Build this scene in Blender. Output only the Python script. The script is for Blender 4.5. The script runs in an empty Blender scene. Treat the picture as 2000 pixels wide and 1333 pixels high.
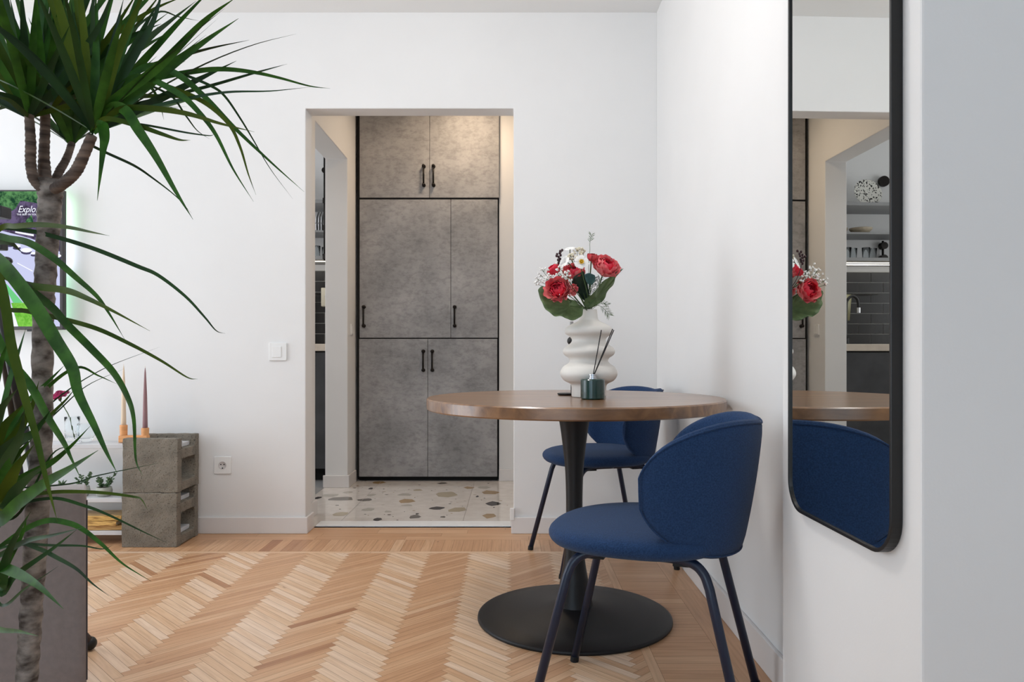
import bpy, bmesh, math, random
from mathutils import Vector, Matrix, noise
C = bpy.context.scene.collection
SC = bpy.context.scene
PI = math.pi
rnd = random.Random(7)

# ---------------------------------------------------------------- camera
F = 1460.0; HZ = 690.0; CX = 1000.0; CAMZ = 0.9
cd = bpy.data.cameras.new('camera'); cam = bpy.data.objects.new('camera', cd); C.objects.link(cam)
cam.location = (0, 0, CAMZ); cam.rotation_euler = (PI/2, 0, 0)
cd.sensor_width = 36.0; cd.lens = 36.0*F/2000.0; cd.shift_y = (HZ-666.5)/2000.0
cd.clip_start = 0.05; cd.clip_end = 60
SC.camera = cam

# ---------------------------------------------------------------- world, window and fill light, exposure
SC.view_settings.view_transform = 'Standard'; SC.view_settings.look = 'None'
SC.view_settings.gamma = 1.0; SC.view_settings.use_curve_mapping = False
SC.view_settings.exposure = 0.16
w = bpy.data.worlds.new('sky'); SC.world = w; w.use_nodes = True
bg = w.node_tree.nodes['Background']; bg.inputs[0].default_value = (0.80, 0.90, 1.0, 1); bg.inputs[1].default_value = 1.2

def area(name, loc, rot, sx, sy, power, col):
    l = bpy.data.lights.new(name, 'AREA'); l.shape = 'RECTANGLE'; l.size = sx; l.size_y = sy
    l.energy = power; l.color = col
    o = bpy.data.objects.new(name, l); o.location = loc; o.rotation_euler = rot; C.objects.link(o)
    return o
# daylight entering through the window in the left wall
area('daylight_left_window', (-3.84, 2.45, 1.2), (0, -PI/2, 0), 2.1, 2.2, 44, (0.88, 0.94, 1.0))
area('rear_fill_light', (-1.6, -2.54, 1.45), (PI/2, 0, 0), 3.0, 1.9, 36, (0.58, 0.80, 1.0))  # fill light added behind the camera, out of view
pl = bpy.data.lights.new('added_fill_light', 'POINT'); pl.energy = 24; pl.color = (1.0, 0.98, 0.96); pl.shadow_soft_size = 0.16  # unseen fill, added to lift the back wall but not the pilaster
po = bpy.data.objects.new('added_fill_light', pl); po.location = (-.5, 2.1, 2.30); C.objects.link(po)
area('kitchen_fill_light', (-2.96, 4.75, 1.6), (0, -PI/2, 0), 1.3, 1.3, 15, (0.93, 0.96, 1.0))  # fill added to brighten the kitchen shelves; this wall has no window

# ---------------------------------------------------------------- helpers
def P(x, y, Y):
    """photo pixel + distance -> point"""
    return Vector(((x-CX)*Y/F, Y, CAMZ-(y-HZ)*Y/F))

def lin(c):
    r = []
    for v in c[:3]:
        v = v/255.0
        r.append(v/12.92 if v <= 0.04045 else ((v+0.055)/1.055)**2.4)
    return tuple(r)+(1.0,)

def mat(name, col, rough=0.5, metal=0.0, var=0.0, vscale=8.0, bump=0.0, bscale=60.0, stretch=None,
        sheen=0.0, coat=0.0, trans=0.0, ior=1.45, emit=None, estr=0.0, spec=0.5, col2=None, lo=0.35, hi=0.65, detail=6):
    m = bpy.data.materials.new(name); m.use_nodes = True
    nt = m.node_tree; N = nt.nodes; L = nt.links
    b = N['Principled BSDF']
    c = lin(col)
    b.inputs['Base Color'].default_value = c
    b.inputs['Roughness'].default_value = rough; b.inputs['Metallic'].default_value = metal
    b.inputs['IOR'].default_value = ior; b.inputs['Transmission Weight'].default_value = trans
    b.inputs['Specular IOR Level'].default_value = spec
    b.inputs['Sheen Weight'].default_value = sheen; b.inputs['Coat Weight'].default_value = coat
    if emit: b.inputs['Emission Color'].default_value = lin(emit); b.inputs['Emission Strength'].default_value = estr
    tc = N.new('ShaderNodeTexCoord'); mp = N.new('ShaderNodeMapping')
    L.new(tc.outputs['Object'], mp.inputs[0])
    if stretch: mp.inputs['Scale'].default_value = stretch
    if var > 0 or col2:
        n = N.new('ShaderNodeTexNoise'); n.inputs['Scale'].default_value = vscale; n.inputs['Detail'].default_value = detail
        L.new(mp.outputs[0], n.inputs[0])
        r = N.new('ShaderNodeValToRGB'); L.new(n.outputs['Fac'], r.inputs[0])
        if col2: ca, cb = c, lin(col2)
        else:
            ca = tuple(v*(1-var) for v in c[:3])+(1,); cb = tuple(min(1, v*(1+var)) for v in c[:3])+(1,)
        r.color_ramp.elements[0].color = ca; r.color_ramp.elements[1].color = cb
        r.color_ramp.elements[0].position = lo; r.color_ramp.elements[1].position = hi
        L.new(r.outputs[0], b.inputs['Base Color'])
    if bump > 0:
        n2 = N.new('ShaderNodeTexNoise'); n2.inputs['Scale'].default_value = bscale; n2.inputs['Detail'].default_value = 4
        L.new(mp.outputs[0], n2.inputs[0])
        bp = N.new('ShaderNodeBump'); bp.inputs['Strength'].default_value = bump; bp.inputs['Distance'].default_value = 0.003
        L.new(n2.outputs['Fac'], bp.inputs['Height']); L.new(bp.outputs[0], b.inputs['Normal'])
    return m

M = {}
M['wall'] = mat('wall_paint', (232, 231, 230), 0.75, var=0.012, vscale=2.5, bump=0.05, bscale=220)
M['pilaster'] = M['wall']
M['ceiling'] = mat('ceiling_paint', (234, 234, 233), 0.85)
M['base'] = mat('baseboard_lacquer', (228, 224, 222), 0.35, bump=0.02, bscale=40)
M['sill'] = mat('threshold_stone', (240, 240, 240), 0.35, var=0.02, vscale=20)
M['subfloor'] = mat('joint_dark', (120, 84, 58), 0.8)
M['plastic'] = mat('white_plastic', (236, 235, 233), 0.3)
M['plastic_dk'] = mat('socket_inner', (205, 200, 198), 0.4)
M['black'] = mat('black_metal', (22, 22, 23), 0.45, var=0.1, vscale=30)
M['pipe'] = mat('dark_iron_pipe', (38, 34, 32), 0.42, metal=0.7)
M['blackgap'] = mat('dark_carcass', (14, 12, 11), 0.7)
M['fabric'] = mat('navy_wool', (37, 60, 95), 0.95, var=0.22, vscale=300, bump=0.4, bscale=500, sheen=0.09, spec=0.15)
M['navy'] = mat('navy_lacquered_tube', (13, 29, 54), 0.38, coat=0.1)
M['darkpad'] = mat('dark_rubber', (20, 20, 22), 0.7)
M['pedestal'] = mat('black_powder_coat', (26, 26, 28), 0.42, bump=0.06, bscale=600, spec=0.4)
M['frame'] = mat('black_mirror_frame', (24, 23, 23), 0.42)
M['mirror'] = mat('mirror_glass', (226, 228, 226), 0.0, metal=1.0)
M['vase'] = mat('matt_bisque', (226, 221, 214), 0.55, bump=0.05, bscale=300)
M['green_glass'] = mat('dark_green_lacquered_glass', (12, 50, 44), 0.2, coat=0.4)
M['chrome'] = mat('brushed_steel', (190, 190, 192), 0.25, metal=1.0)
M['reed'] = mat('black_reed', (24, 22, 22), 0.7)
M['glass'] = mat('clear_glass', (250, 253, 254), 0.02, trans=1.0, ior=1.13)
M['window_glass'] = mat('window_glass', (250, 252, 255), 0.0, trans=1.0, ior=1.02)
M['orange'] = mat('orange_stained_wood', (226, 160, 104), 0.5, var=0.1, vscale=14, stretch=(1, 1, 6))
M['wax_cream'] = mat('cream_wax', (226, 203, 176), 0.5)
M['wax_mauve'] = mat('mauve_wax', (146, 110, 112), 0.5)
M['board'] = mat('light_grey_shelf_board', (205, 205, 207), 0.45, var=0.03, vscale=10)
M['potgrey'] = mat('pale_concrete_pot', (176, 178, 168), 0.8, var=0.1, vscale=30, bump=0.2)
M['succ'] = mat('succulent_green', (62, 88, 62), 0.5, col2=(96, 124, 80), vscale=30)
M['soil'] = mat('soil', (52, 42, 34), 0.95, bump=0.5, bscale=120)
M['armfab'] = mat('taupe_velvet', (132, 120, 116), 0.9, var=0.06, vscale=60, bump=0.15, bscale=500, sheen=0.4)
M['armpipe'] = mat('taupe_piping', (70, 62, 62), 0.8)
M['leaf'] = mat('dracaena_leaf', (28, 68, 14), 0.5, col2=(54, 100, 26), vscale=10, stretch=(3, 3, 3), spec=0.3)
M['leaf2'] = mat('dracaena_leaf_olive', (48, 70, 18), 0.5, col2=(78, 94, 26), vscale=8, spec=0.12)
M['leaf3'] = mat('dracaena_leaf_dark', (16, 44, 16), 0.5, col2=(34, 70, 24), vscale=10, spec=0.3)
M['bark'] = mat('dracaena_bark', (66, 57, 51), 0.9, col2=(148, 138, 130), vscale=36, stretch=(1, 1, 1.7), bump=1.0, bscale=50, lo=0.34, hi=0.66)
M['bark2'] = mat('dracaena_young_stem', (62, 50, 44), 0.85, col2=(122, 104, 92), vscale=12, stretch=(1, 1, 9), bump=0.6, bscale=20, lo=0.35, hi=0.65)
M['tvframe'] = mat('tv_bezel', (62, 58, 58), 0.4, metal=0.3)
M['petal_red'] = mat('rose_petal', (234, 36, 66), 0.6, col2=(242, 78, 98), vscale=30)
M['petal_pink'] = mat('rose_outer_petal', (240, 104, 116), 0.6, col2=(250, 158, 154), vscale=30)
M['petal_dark'] = mat('bud_red', (196, 46, 56), 0.6, col2=(200, 70, 74), vscale=40)
M['petal_white'] = mat('white_petal', (240, 238, 234), 0.6)
M['yellow'] = mat('flower_centre', (226, 178, 44), 0.6)
M['cream_fl'] = mat('cream_bud', (222, 214, 190), 0.7)
M['magenta'] = mat('carnation_petal', (160, 16, 80), 0.6, col2=(120, 10, 60), vscale=60)
M['green1'] = mat('bouquet_leaf', (66, 88, 50), 0.6, col2=(96, 116, 72), vscale=26, bump=0.2, bscale=90)
M['green2'] = mat('bouquet_leaf_dark', (30, 46, 36), 0.6, col2=(46, 66, 50), vscale=26)
M['teal'] = mat('teal_leaf', (58, 94, 94), 0.6, col2=(84, 120, 116), vscale=26)
M['stem'] = mat('flower_stem', (70, 92, 52), 0.6)
M['berry'] = mat('dark_berry', (52, 20, 28), 0.4)
M['counter'] = mat('worktop', (214, 200, 184), 0.4, var=0.05, vscale=20)
M['ktile_grout'] = mat('grout', (196, 194, 188), 0.8)
M['shelfgrey'] = mat('grey_shelf', (150, 150, 150), 0.5)
M['bowl'] = mat('beige_stoneware', (186, 172, 150), 0.5)
M['whiteware'] = mat('white_stoneware', (226, 228, 228), 0.35)
M['olive'] = mat('olive_enamel', (122, 120, 92), 0.4)
M['beige'] = mat('beige_plastic', (186, 180, 164), 0.45)
M['kfront'] = mat('kitchen_front_dark_concrete', (70, 70, 72), 0.5, var=0.18, vscale=7, detail=9)
M['gold'] = mat('golden_patterned_cover', (120, 76, 30), 0.35, col2=(226, 184, 110), vscale=24, stretch=(1, 6, 6), lo=0.3, hi=0.6)
M['gold2'] = mat('golden_brown_cover', (160, 116, 60), 0.4, col2=(206, 168, 110), vscale=18, stretch=(1, 8, 8))
M['paper'] = mat('page_block', (220, 208, 186), 0.8)
M['easelboard'] = mat('pale_grey_board', (196, 198, 200), 0.6)
M['remote'] = mat('remote_black', (22, 22, 24), 0.3)
M['silver'] = mat('remote_silver', (205, 208, 212), 0.3)
M['led'] = mat('led_strip', (255, 250, 240), 0.5, emit=(255, 246, 228), estr=2.0)
M['hall_lamp'] = mat('hall_lamp_diffuser', (255, 240, 220), 0.5, emit=(255, 214, 160), estr=6.0)
M['pot'] = mat('plant_pot_grey', (120, 118, 116), 0.7, var=0.06)

def concrete_door():
    m = bpy.data.materials.new('concrete_effect_board'); m.use_nodes = True
    nt = m.node_tree; N = nt.nodes; L = nt.links; b = N['Principled BSDF']; b.inputs['Roughness'].default_value = 0.55
    tc = N.new('ShaderNodeTexCoord')
    a = N.new('ShaderNodeTexNoise'); a.inputs['Scale'].default_value = 3.2; a.inputs['Detail'].default_value = 10; a.inputs['Roughness'].default_value = 0.62
    c = N.new('ShaderNodeTexNoise'); c.inputs['Scale'].default_value = 24; c.inputs['Detail'].default_value = 8; c.inputs['Roughness'].default_value = 0.7
    mp = N.new('ShaderNodeMapping'); mp.inputs['Scale'].default_value = (1, 1, 1.6)
    L.new(tc.outputs['Object'], a.inputs[0]); L.new(tc.outputs['Object'], mp.inputs[0]); L.new(mp.outputs[0], c.inputs[0])
    r1 = N.new('ShaderNodeValToRGB'); r1.color_ramp.elements[0].position = 0.3; r1.color_ramp.elements[1].position = 0.72
    r1.color_ramp.elements[0].color = lin((134, 133, 134)); r1.color_ramp.elements[1].color = lin((178, 176, 176))
    r2 = N.new('ShaderNodeValToRGB'); r2.color_ramp.elements[0].position = 0.3; r2.color_ramp.elements[1].position = 0.55
    r2.color_ramp.elements[0].color = (0.66, 0.66, 0.66, 1); r2.color_ramp.elements[1].color = (1, 1, 1, 1)
    mx = N.new('ShaderNodeMix'); mx.data_type = 'RGBA'; mx.blend_type = 'MULTIPLY'; mx.inputs[0].default_value = 1.0
    L.new(a.outputs['Fac'], r1.inputs[0]); L.new(c.outputs['Fac'], r2.inputs[0])
    L.new(r1.outputs[0], mx.inputs[6]); L.new(r2.outputs[0], mx.inputs[7]); L.new(mx.outputs[2], b.inputs['Base Color'])
    bp = N.new('ShaderNodeBump'); bp.inputs['Strength'].default_value = 0.08; bp.inputs['Distance'].default_value = 0.002
    L.new(c.outputs['Fac'], bp.inputs['Height']); L.new(bp.outputs[0], b.inputs['Normal'])
    return m
M['concrete_board'] = concrete_door()

def cinder():
    m = bpy.data.materials.new('cinder_concrete'); m.use_nodes = True
    nt = m.node_tree; N = nt.nodes; L = nt.links; b = N['Principled BSDF']; b.inputs['Roughness'].default_value = 0.95
    tc = N.new('ShaderNodeTexCoord')
    a = N.new('ShaderNodeTexNoise'); a.inputs['Scale'].default_value = 9; a.inputs['Detail'].default_value = 9
    v = N.new('ShaderNodeTexNoise'); v.inputs['Scale'].default_value = 170; v.inputs['Detail'].default_value = 3
    L.new(tc.outputs['Object'], a.inputs[0]); L.new(tc.outputs['Object'], v.inputs[0])
    r1 = N.new('ShaderNodeValToRGB'); r1.color_ramp.elements[0].position = 0.3; r1.color_ramp.elements[1].position = 0.7
    r1.color_ramp.elements[0].color = lin((108, 102, 92)); r1.color_ramp.elements[1].color = lin((142, 134, 121))
    r2 = N.new('ShaderNodeValToRGB'); r2.color_ramp.elements[0].position = 0.31; r2.color_ramp.elements[1].position = 0.42
    r2.color_ramp.elements[0].color = (0.28, 0.27, 0.26, 1); r2.color_ramp.elements[1].color = (1, 1, 1, 1)
    mx = N.new('ShaderNodeMix'); mx.data_type = 'RGBA'; mx.blend_type = 'MULTIPLY'; mx.inputs[0].default_value = 1.0
    L.new(a.outputs['Fac'], r1.inputs[0]); L.new(v.outputs['Fac'], r2.inputs[0])
    L.new(r1.outputs[0], mx.inputs[6]); L.new(r2.outputs[0], mx.inputs[7]); L.new(mx.outputs[2], b.inputs['Base Color'])
    bp = N.new('ShaderNodeBump'); bp.inputs['Strength'].default_value = 0.8; bp.inputs['Distance'].default_value = 0.004
    L.new(v.outputs['Fac'], bp.inputs['Height']); L.new(bp.outputs[0], b.inputs['Normal'])
    return m
M['cinder'] = cinder()

def wood_top():
    m = bpy.data.materials.new('walnut_veneer'); m.use_nodes = True
    nt = m.node_tree; N = nt.nodes; L = nt.links; b = N['Principled BSDF']
    b.inputs['Roughness'].default_value = 0.32; b.inputs['Coat Weight'].default_value = 0.6; b.inputs['Coat Roughness'].default_value = 0.22; b.inputs['Coat IOR'].default_value = 1.6
    tc = N.new('ShaderNodeTexCoord'); mp = N.new('ShaderNodeMapping'); mp.inputs['Scale'].default_value = (2.2, 34, 12)
    mp.inputs['Rotation'].default_value = (0, 0, 0.12)
    L.new(tc.outputs['Object'], mp.inputs[0])
    a = N.new('ShaderNodeTexNoise'); a.inputs['Scale'].default_value = 1.6; a.inputs['Detail'].default_value = 9; a.inputs['Distortion'].default_value = 0.6
    L.new(mp.outputs[0], a.inputs[0])
    r1 = N.new('ShaderNodeValToRGB'); r1.color_ramp.elements[0].position = 0.28; r1.color_ramp.elements[1].position = 0.72
    r1.color_ramp.elements[0].color = lin((98, 64, 38)); r1.color_ramp.elements[1].color = lin((156, 112, 72))
    L.new(a.outputs['Fac'], r1.inputs[0]); L.new(r1.outputs[0], b.inputs['Base Color'])
    bp = N.new('ShaderNodeBump'); bp.inputs['Strength'].default_value = 0.12; bp.inputs['Distance'].default_value = 0.001
    L.new(a.outputs['Fac'], bp.inputs['Height']); L.new(bp.outputs[0], b.inputs['Normal'])
    return m
M['walnut'] = wood_top()

def parquet_mat():
    m = bpy.data.materials.new('parquet_wood'); m.use_nodes = True
    nt = m.node_tree; N = nt.nodes; L = nt.links; b = N['Principled BSDF']
    b.inputs['Roughness'].default_value = 0.36; b.inputs['Specular IOR Level'].default_value = 0.5
    uv = N.new('ShaderNodeUVMap'); uv.uv_map = 'UVMap'
    mp = N.new('ShaderNodeMapping'); mp.inputs['Scale'].default_value = (5, 95, 1); L.new(uv.outputs[0], mp.inputs[0])
    a = N.new('ShaderNodeTexNoise'); a.inputs['Scale'].default_value = 1.0; a.inputs['Detail'].default_value = 6; a.inputs['Distortion'].default_value = 0.4
    L.new(mp.outputs[0], a.inputs[0])
    at = N.new('ShaderNodeAttribute'); at.attribute_name = 'tone'
    sp = N.new('ShaderNodeSeparateColor'); L.new(at.outputs['Color'], sp.inputs[0])
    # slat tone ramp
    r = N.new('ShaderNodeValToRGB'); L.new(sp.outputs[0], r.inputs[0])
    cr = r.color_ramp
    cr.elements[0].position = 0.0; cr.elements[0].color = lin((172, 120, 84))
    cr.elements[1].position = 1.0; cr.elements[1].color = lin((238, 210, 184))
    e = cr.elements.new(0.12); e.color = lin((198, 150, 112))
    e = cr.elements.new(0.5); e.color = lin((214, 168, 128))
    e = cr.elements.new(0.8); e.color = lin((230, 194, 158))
    g = N.new('ShaderNodeValToRGB'); L.new(a.outputs['Fac'], g.inputs[0])
    g.color_ramp.elements[0].position = 0.25; g.color_ramp.elements[0].color = (0.80, 0.74, 0.68, 1)
    g.color_ramp.elements[1].position = 0.6; g.color_ramp.elements[1].color = (1, 1, 1, 1)
    mx = N.new('ShaderNodeMix'); mx.data_type = 'RGBA'; mx.blend_type = 'MULTIPLY'; mx.inputs[0].default_value = 1.0
    L.new(r.outputs[0], mx.inputs[6]); L.new(g.outputs[0], mx.inputs[7])
    # sparse knots
    mp2 = N.new('ShaderNodeMapping'); mp2.inputs['Scale'].default_value = (9, 22, 1); L.new(uv.outputs[0], mp2.inputs[0])
    kn = N.new('ShaderNodeTexNoise'); kn.inputs['Scale'].default_value = 1.0; kn.inputs['Detail'].default_value = 1; L.new(mp2.outputs[0], kn.inputs[0])
    k = N.new('ShaderNodeValToRGB'); L.new(kn.outputs['Fac'], k.inputs[0])
    k.color_ramp.elements[0].position = 0.17; k.color_ramp.elements[0].color = (0.5, 0.36, 0.28, 1)
    k.color_ramp.elements[1].position = 0.24; k.color_ramp.elements[1].color = (1, 1, 1, 1)
    mx2 = N.new('ShaderNodeMix'); mx2.data_type = 'RGBA'; mx2.blend_type = 'MULTIPLY'; mx2.inputs[0].default_value = 1.0
    L.new(mx.outputs[2], mx2.inputs[6]); L.new(k.outputs[0], mx2.inputs[7])
    L.new(mx2.outputs[2], b.inputs['Base Color'])
    bp = N.new('ShaderNodeBump'); bp.inputs['Strength'].default_value = 0.08; bp.inputs['Distance'].default_value = 0.001
    L.new(a.outputs['Fac'], bp.inputs['Height']); L.new(bp.outputs[0], b.inputs['Normal'])
    return m
M['parquet'] = parquet_mat()
M['terrazzo'] = mat('terrazzo_ground', (214, 206, 200), 0.12, col2=(226, 220, 214), vscale=14)
M['chip_grey'] = mat('terrazzo_chip_grey', (112, 106, 100), 0.12, var=0.08)
M['chip_tan'] = mat('terrazzo_chip_tan', (168, 142, 106), 0.12, var=0.1)
M['chip_pale'] = mat('terrazzo_chip_pale', (184, 180, 170), 0.12, var=0.06)
M['chip_beige'] = mat('terrazzo_chip_beige', (176, 164, 140), 0.12, var=0.06)
M['chip_dark'] = mat('terrazzo_chip_dark', (66, 60, 58), 0.12, var=0.08)
M['joint'] = mat('terrazzo_joint', (150, 142, 136), 0.5)

# ---- mesh helpers
EYE = Vector((0, 0, CAMZ))
def link(name, bm, m, parent=None, smooth=False, bevel=0.0, seg=2, sub=0, solid=0.0, mats=None):
    me = bpy.data.meshes.new(name); bm.to_mesh(me); bm.free()
    o = bpy.data.objects.new(name, me); C.objects.link(o)
    for mm in (mats or [m]): me.materials.append(mm)
    if smooth:
        for p in me.polygons: p.use_smooth = True
    if solid:
        s = o.modifiers.new('solid', 'SOLIDIFY'); s.thickness = solid; s.offset = 0
    if bevel:
        b = o.modifiers.new('bevel', 'BEVEL'); b.width = bevel; b.segments = seg; b.limit_method = 'ANGLE'; b.angle_limit = 0.7
    if sub:
        s = o.modifiers.new('sub', 'SUBSURF'); s.levels = sub; s.render_levels = sub
    if parent: o.parent = parent
    return o

def box(bm, x0, x1, y0, y1, z0, z1, mi=0, mtx=None):
    vs = [bm.verts.new((x, y, z)) for x in (x0, x1) for y in (y0, y1) for z in (z0, z1)]
    if mtx:
        for v in vs: v.co = mtx @ v.co
    for f in ((0,1,3,2),(4,6,7,5),(0,4,5,1),(2,3,7,6),(0,2,6,4),(1,5,7,3)):
        fc = bm.faces.new([vs[i] for i in f]); fc.material_index = mi
    return vs

def catmull(pts, n=6):
    pts = [Vector(p) for p in pts]
    if len(pts) < 3: return pts
    out = []
    P_ = [2*pts[0]-pts[1]]+pts+[2*pts[-1]-pts[-2]]
    for i in range(1, len(P_)-2):
        a, b, c, d = P_[i-1], P_[i], P_[i+1], P_[i+2]
        for k in range(n):
            t = k/n
            out.append(0.5*((2*b)+(c-a)*t+(2*a-5*b+4*c-d)*t*t+(3*b-a-3*c+d)*t**3))
    out.append(pts[-1]); return out

def tube(bm, pts, r, seg=10, cap=True, mi=0):
    pts = [Vector(p) for p in pts]; n = len(pts)
    rr = r if isinstance(r, (list, tuple)) else [r]*n
    rings = []; prev = None
    for i, p in enumerate(pts):
        t = (pts[min(i+1, n-1)]-pts[max(i-1, 0)]).normalized()
        if prev is None:
            a = Vector((0, 0, 1)) if abs(t.z) < 0.9 else Vector((1, 0, 0))
            u = t.cross(a).normalized()
        else:
            u = (prev - t*prev.dot(t)).normalized()
        prev = u; v = t.cross(u)
        rings.append([bm.verts.new(p+(u*math.cos(2*PI*k/seg)+v*math.sin(2*PI*k/seg))*rr[i]) for k in range(seg)])
    for i in range(n-1):
        for k in range(seg):
            f = bm.faces.new((rings[i][k], rings[i][(k+1) % seg], rings[i+1][(k+1) % seg], rings[i+1][k])); f.material_index = mi
    if cap:
        bm.faces.new(rings[0][::-1]).material_index = mi; bm.faces.new(rings[-1]).material_index = mi

def lathe(bm, prof, seg=48, c=(0, 0, 0), mi=0, cap=True):
    c = Vector(c); rings = []
    for r, z in prof:
        if r < 1e-6: rings.append([bm.verts.new(c+Vector((0, 0, z)))])
        else: rings.append([bm.verts.new(c+Vector((r*math.cos(2*PI*k/seg), r*math.sin(2*PI*k/seg), z))) for k in range(seg)])
    for a, b in zip(rings, rings[1:]):
        for k in range(seg):
            k2 = (k+1) % seg
            if len(a) == 1 and len(b) == 1: continue
            if len(a) == 1: f = bm.faces.new((a[0], b[k2], b[k]))
            elif len(b) == 1: f = bm.faces.new((a[k], a[k2], b[0]))
            else: f = bm.faces.new((a[k], a[k2], b[k2], b[k]))
            f.material_index = mi
    if cap:
        if len(rings[0]) > 1: bm.faces.new(rings[0][::-1]).material_index = mi
        if len(rings[-1]) > 1: bm.faces.new(rings[-1]).material_index = mi
    bmesh.ops.recalc_face_normals(bm, faces=bm.faces[:])

def prism(bm, poly, z0, z1, axis='z', mi=0):
    """extrude a 2D polygon: axis z -> (x,y), axis y -> (x,z), axis x -> (y,z)"""
    def mk(p, h):
        if axis == 'z': return (p[0], p[1], h)
        if axis == 'y': return (p[0], h, p[1])
        return (h, p[0], p[1])
    a = [bm.verts.new(mk(p, z0)) for p in poly]; b = [bm.verts.new(mk(p, z1)) for p in poly]
    n = len(poly)
    bm.faces.new(a).material_index = mi; bm.faces.new(b[::-1]).material_index = mi
    for i in range(n): bm.faces.new((a[i], b[i], b[(i+1) % n], a[(i+1) % n])).material_index = mi
    bmesh.ops.recalc_face_normals(bm, faces=bm.faces[:])

def rrect(x0, x1, y0, y1, r, n=8):
    out = []
    for cx, cy, a0 in ((x1-r, y1-r, 0), (x0+r, y1-r, PI/2), (x0+r, y0+r, PI), (x1-r, y0+r, 1.5*PI)):
        for k in range(n+1):
            a = a0+PI/2*k/n; out.append((cx+r*math.cos(a), cy+r*math.sin(a)))
    return out

def ball(bm, c, r, seg=10, rings=7, sc=(1, 1, 1), mi=0):
    prof = [(r*math.sin(PI*i/rings)*1.0, -r*math.cos(PI*i/rings)) for i in range(rings+1)]
    prof[0] = (0, -r); prof[-1] = (0, r)
    n0 = len(bm.verts); bm.verts.ensure_lookup_table()
    c = Vector(c); rg = []
    for rr, z in prof:
        if rr < 1e-6: rg.append([bm.verts.new(c+Vector((0, 0, z*sc[2])))])
        else: rg.append([bm.verts.new(c+Vector((rr*sc[0]*math.cos(2*PI*k/seg), rr*sc[1]*math.sin(2*PI*k/seg), z*sc[2]))) for k in range(seg)])
    for a, b in zip(rg, rg[1:]):
        for k in range(seg):
            k2 = (k+1) % seg
            if len(a) == 1: f = bm.faces.new((a[0], b[k2], b[k]))
            elif len(b) == 1: f = bm.faces.new((a[k], a[k2], b[0]))
            else: f = bm.faces.new((a[k], a[k2], b[k2], b[k]))
            f.material_index = mi

def tag(o, label, cat, group=None, kind=None):
    if label: o['label'] = label
    if cat: o['category'] = cat
    if group: o['group'] = group
    if kind: o['kind'] = kind
    return o
def thing(name, label, cat, loc=(0, 0, 0), rz=0.0, group=None):
    o = bpy.data.objects.new(name, None); C.objects.link(o); o.empty_display_size = 0.1
    o.location = loc; o.rotation_euler = (0, 0, rz)
    return tag(o, label, cat, group)
def struct(o):
    o['kind'] = 'structure'; return o
def deep_copy(root):
    r = root.copy(); C.objects.link(r)
    for ch in root.children:
        c = ch.copy(); C.objects.link(c); c.parent = r
        for g in ch.children:
            d = g.copy(); C.objects.link(d); d.parent = c
    return r
# ================================================================ THE SETTING
XL, XR = -3.9, 0.722; YB, YF = 3.73, -2.6; ZC = 2.60
XH = -1.10; YW = 5.26          # hall left wall, wardrobe / hall end plane
def wallobj(name, boxes, m='wall', bevel=0.004):
    bm = bmesh.new()
    for b in boxes: box(bm, *b)
    return struct(link(name, bm, M[m], bevel=bevel))
DX0, DX1, DZ = -1.03, 0.008, 2.121
def prism_wall(name, poly, z0, z1, axis, m='wall'):
    bm = bmesh.new(); prism(bm, poly, z0, z1, axis)
    return struct(link(name, bm, M[m], bevel=0.004))
# back wall: one outline with the doorway cut out of it
prism_wall('wall_back', [(XL-.12, 0), (DX0, 0), (DX0, DZ), (DX1, DZ), (DX1, 0), (1.42, 0), (1.42, ZC+.1), (XL-.12, ZC+.1)], YB, YB+.12, 'y')
wallobj('wall_right', [(XR, XR+.12, 1.6575, YB, 0, ZC+.1)])
wallobj('wall_right_near', [(1.30, 1.42, YF-.12, 1.115, 0, ZC+.1)])
prism_wall('wall_pilaster', [(.611, 1.115), (.5994, 1.6575), (1.42, 1.6575), (1.42, 1.115)], 0, ZC, 'z')
# left wall with window opening, rear wall with window opening (each as four boxes round the opening)
WY0, WY1, WZ0, WZ1 = 1.3, 3.62, 0.08, 2.3
wallobj('wall_left', [(XL-.12, XL, YF-.12, WY0, 0, ZC+.1), (XL-.12, XL, WY1, YB, 0, ZC+.1), (XL-.12, XL, WY0, WY1, 0, WZ0), (XL-.12, XL, WY0, WY1, WZ1, ZC+.1)], bevel=0)
RX0, RX1, RZ0, RZ1 = -3.1, -0.1, 0.5, 2.4
wallobj('wall_rear', [(XL, RX0, YF-.12, YF, 0, ZC+.1), (RX1, 1.30, YF-.12, YF, 0, ZC+.1), (RX0, RX1, YF-.12, YF, 0, RZ0), (RX0, RX1, YF-.12, YF, RZ1, ZC+.1)], bevel=0)
def window(name, axis, a0, a1, z0, z1, pos, n):
    bm = bmesh.new(); fr = 0.05
    def b(p0, p1, q0, q1, d0=-.03, d1=.03):
        if axis == 'x': box(bm, pos+d0, pos+d1, p0, p1, q0, q1)
        else: box(bm, p0, p1, pos+d0, pos+d1, q0, q1)
    b(a0, a1, z0, z0+fr); b(a0, a1, z1-fr, z1); b(a0, a0+fr, z0+fr, z1-fr); b(a1-fr, a1, z0+fr, z1-fr)
    for k in range(1, n):
        x = a0+(a1-a0)*k/n; b(x-fr/2, x+fr/2, z0+fr, z1-fr)
    o = struct(link(name, bm, M['plastic']))
    bm = bmesh.new()
    b2 = (pos-.004, pos+.004)
    if axis == 'x': box(bm, b2[0], b2[1], a0+fr, a1-fr, z0+fr, z1-fr)
    else: box(bm, a0+fr, a1-fr, b2[0], b2[1], z0+fr, z1-fr)
    link('pane', bm, M['window_glass'], o)
    return o
window('window_1', 'x', WY0, WY1, WZ0, WZ1, XL-.07, 2)
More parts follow.
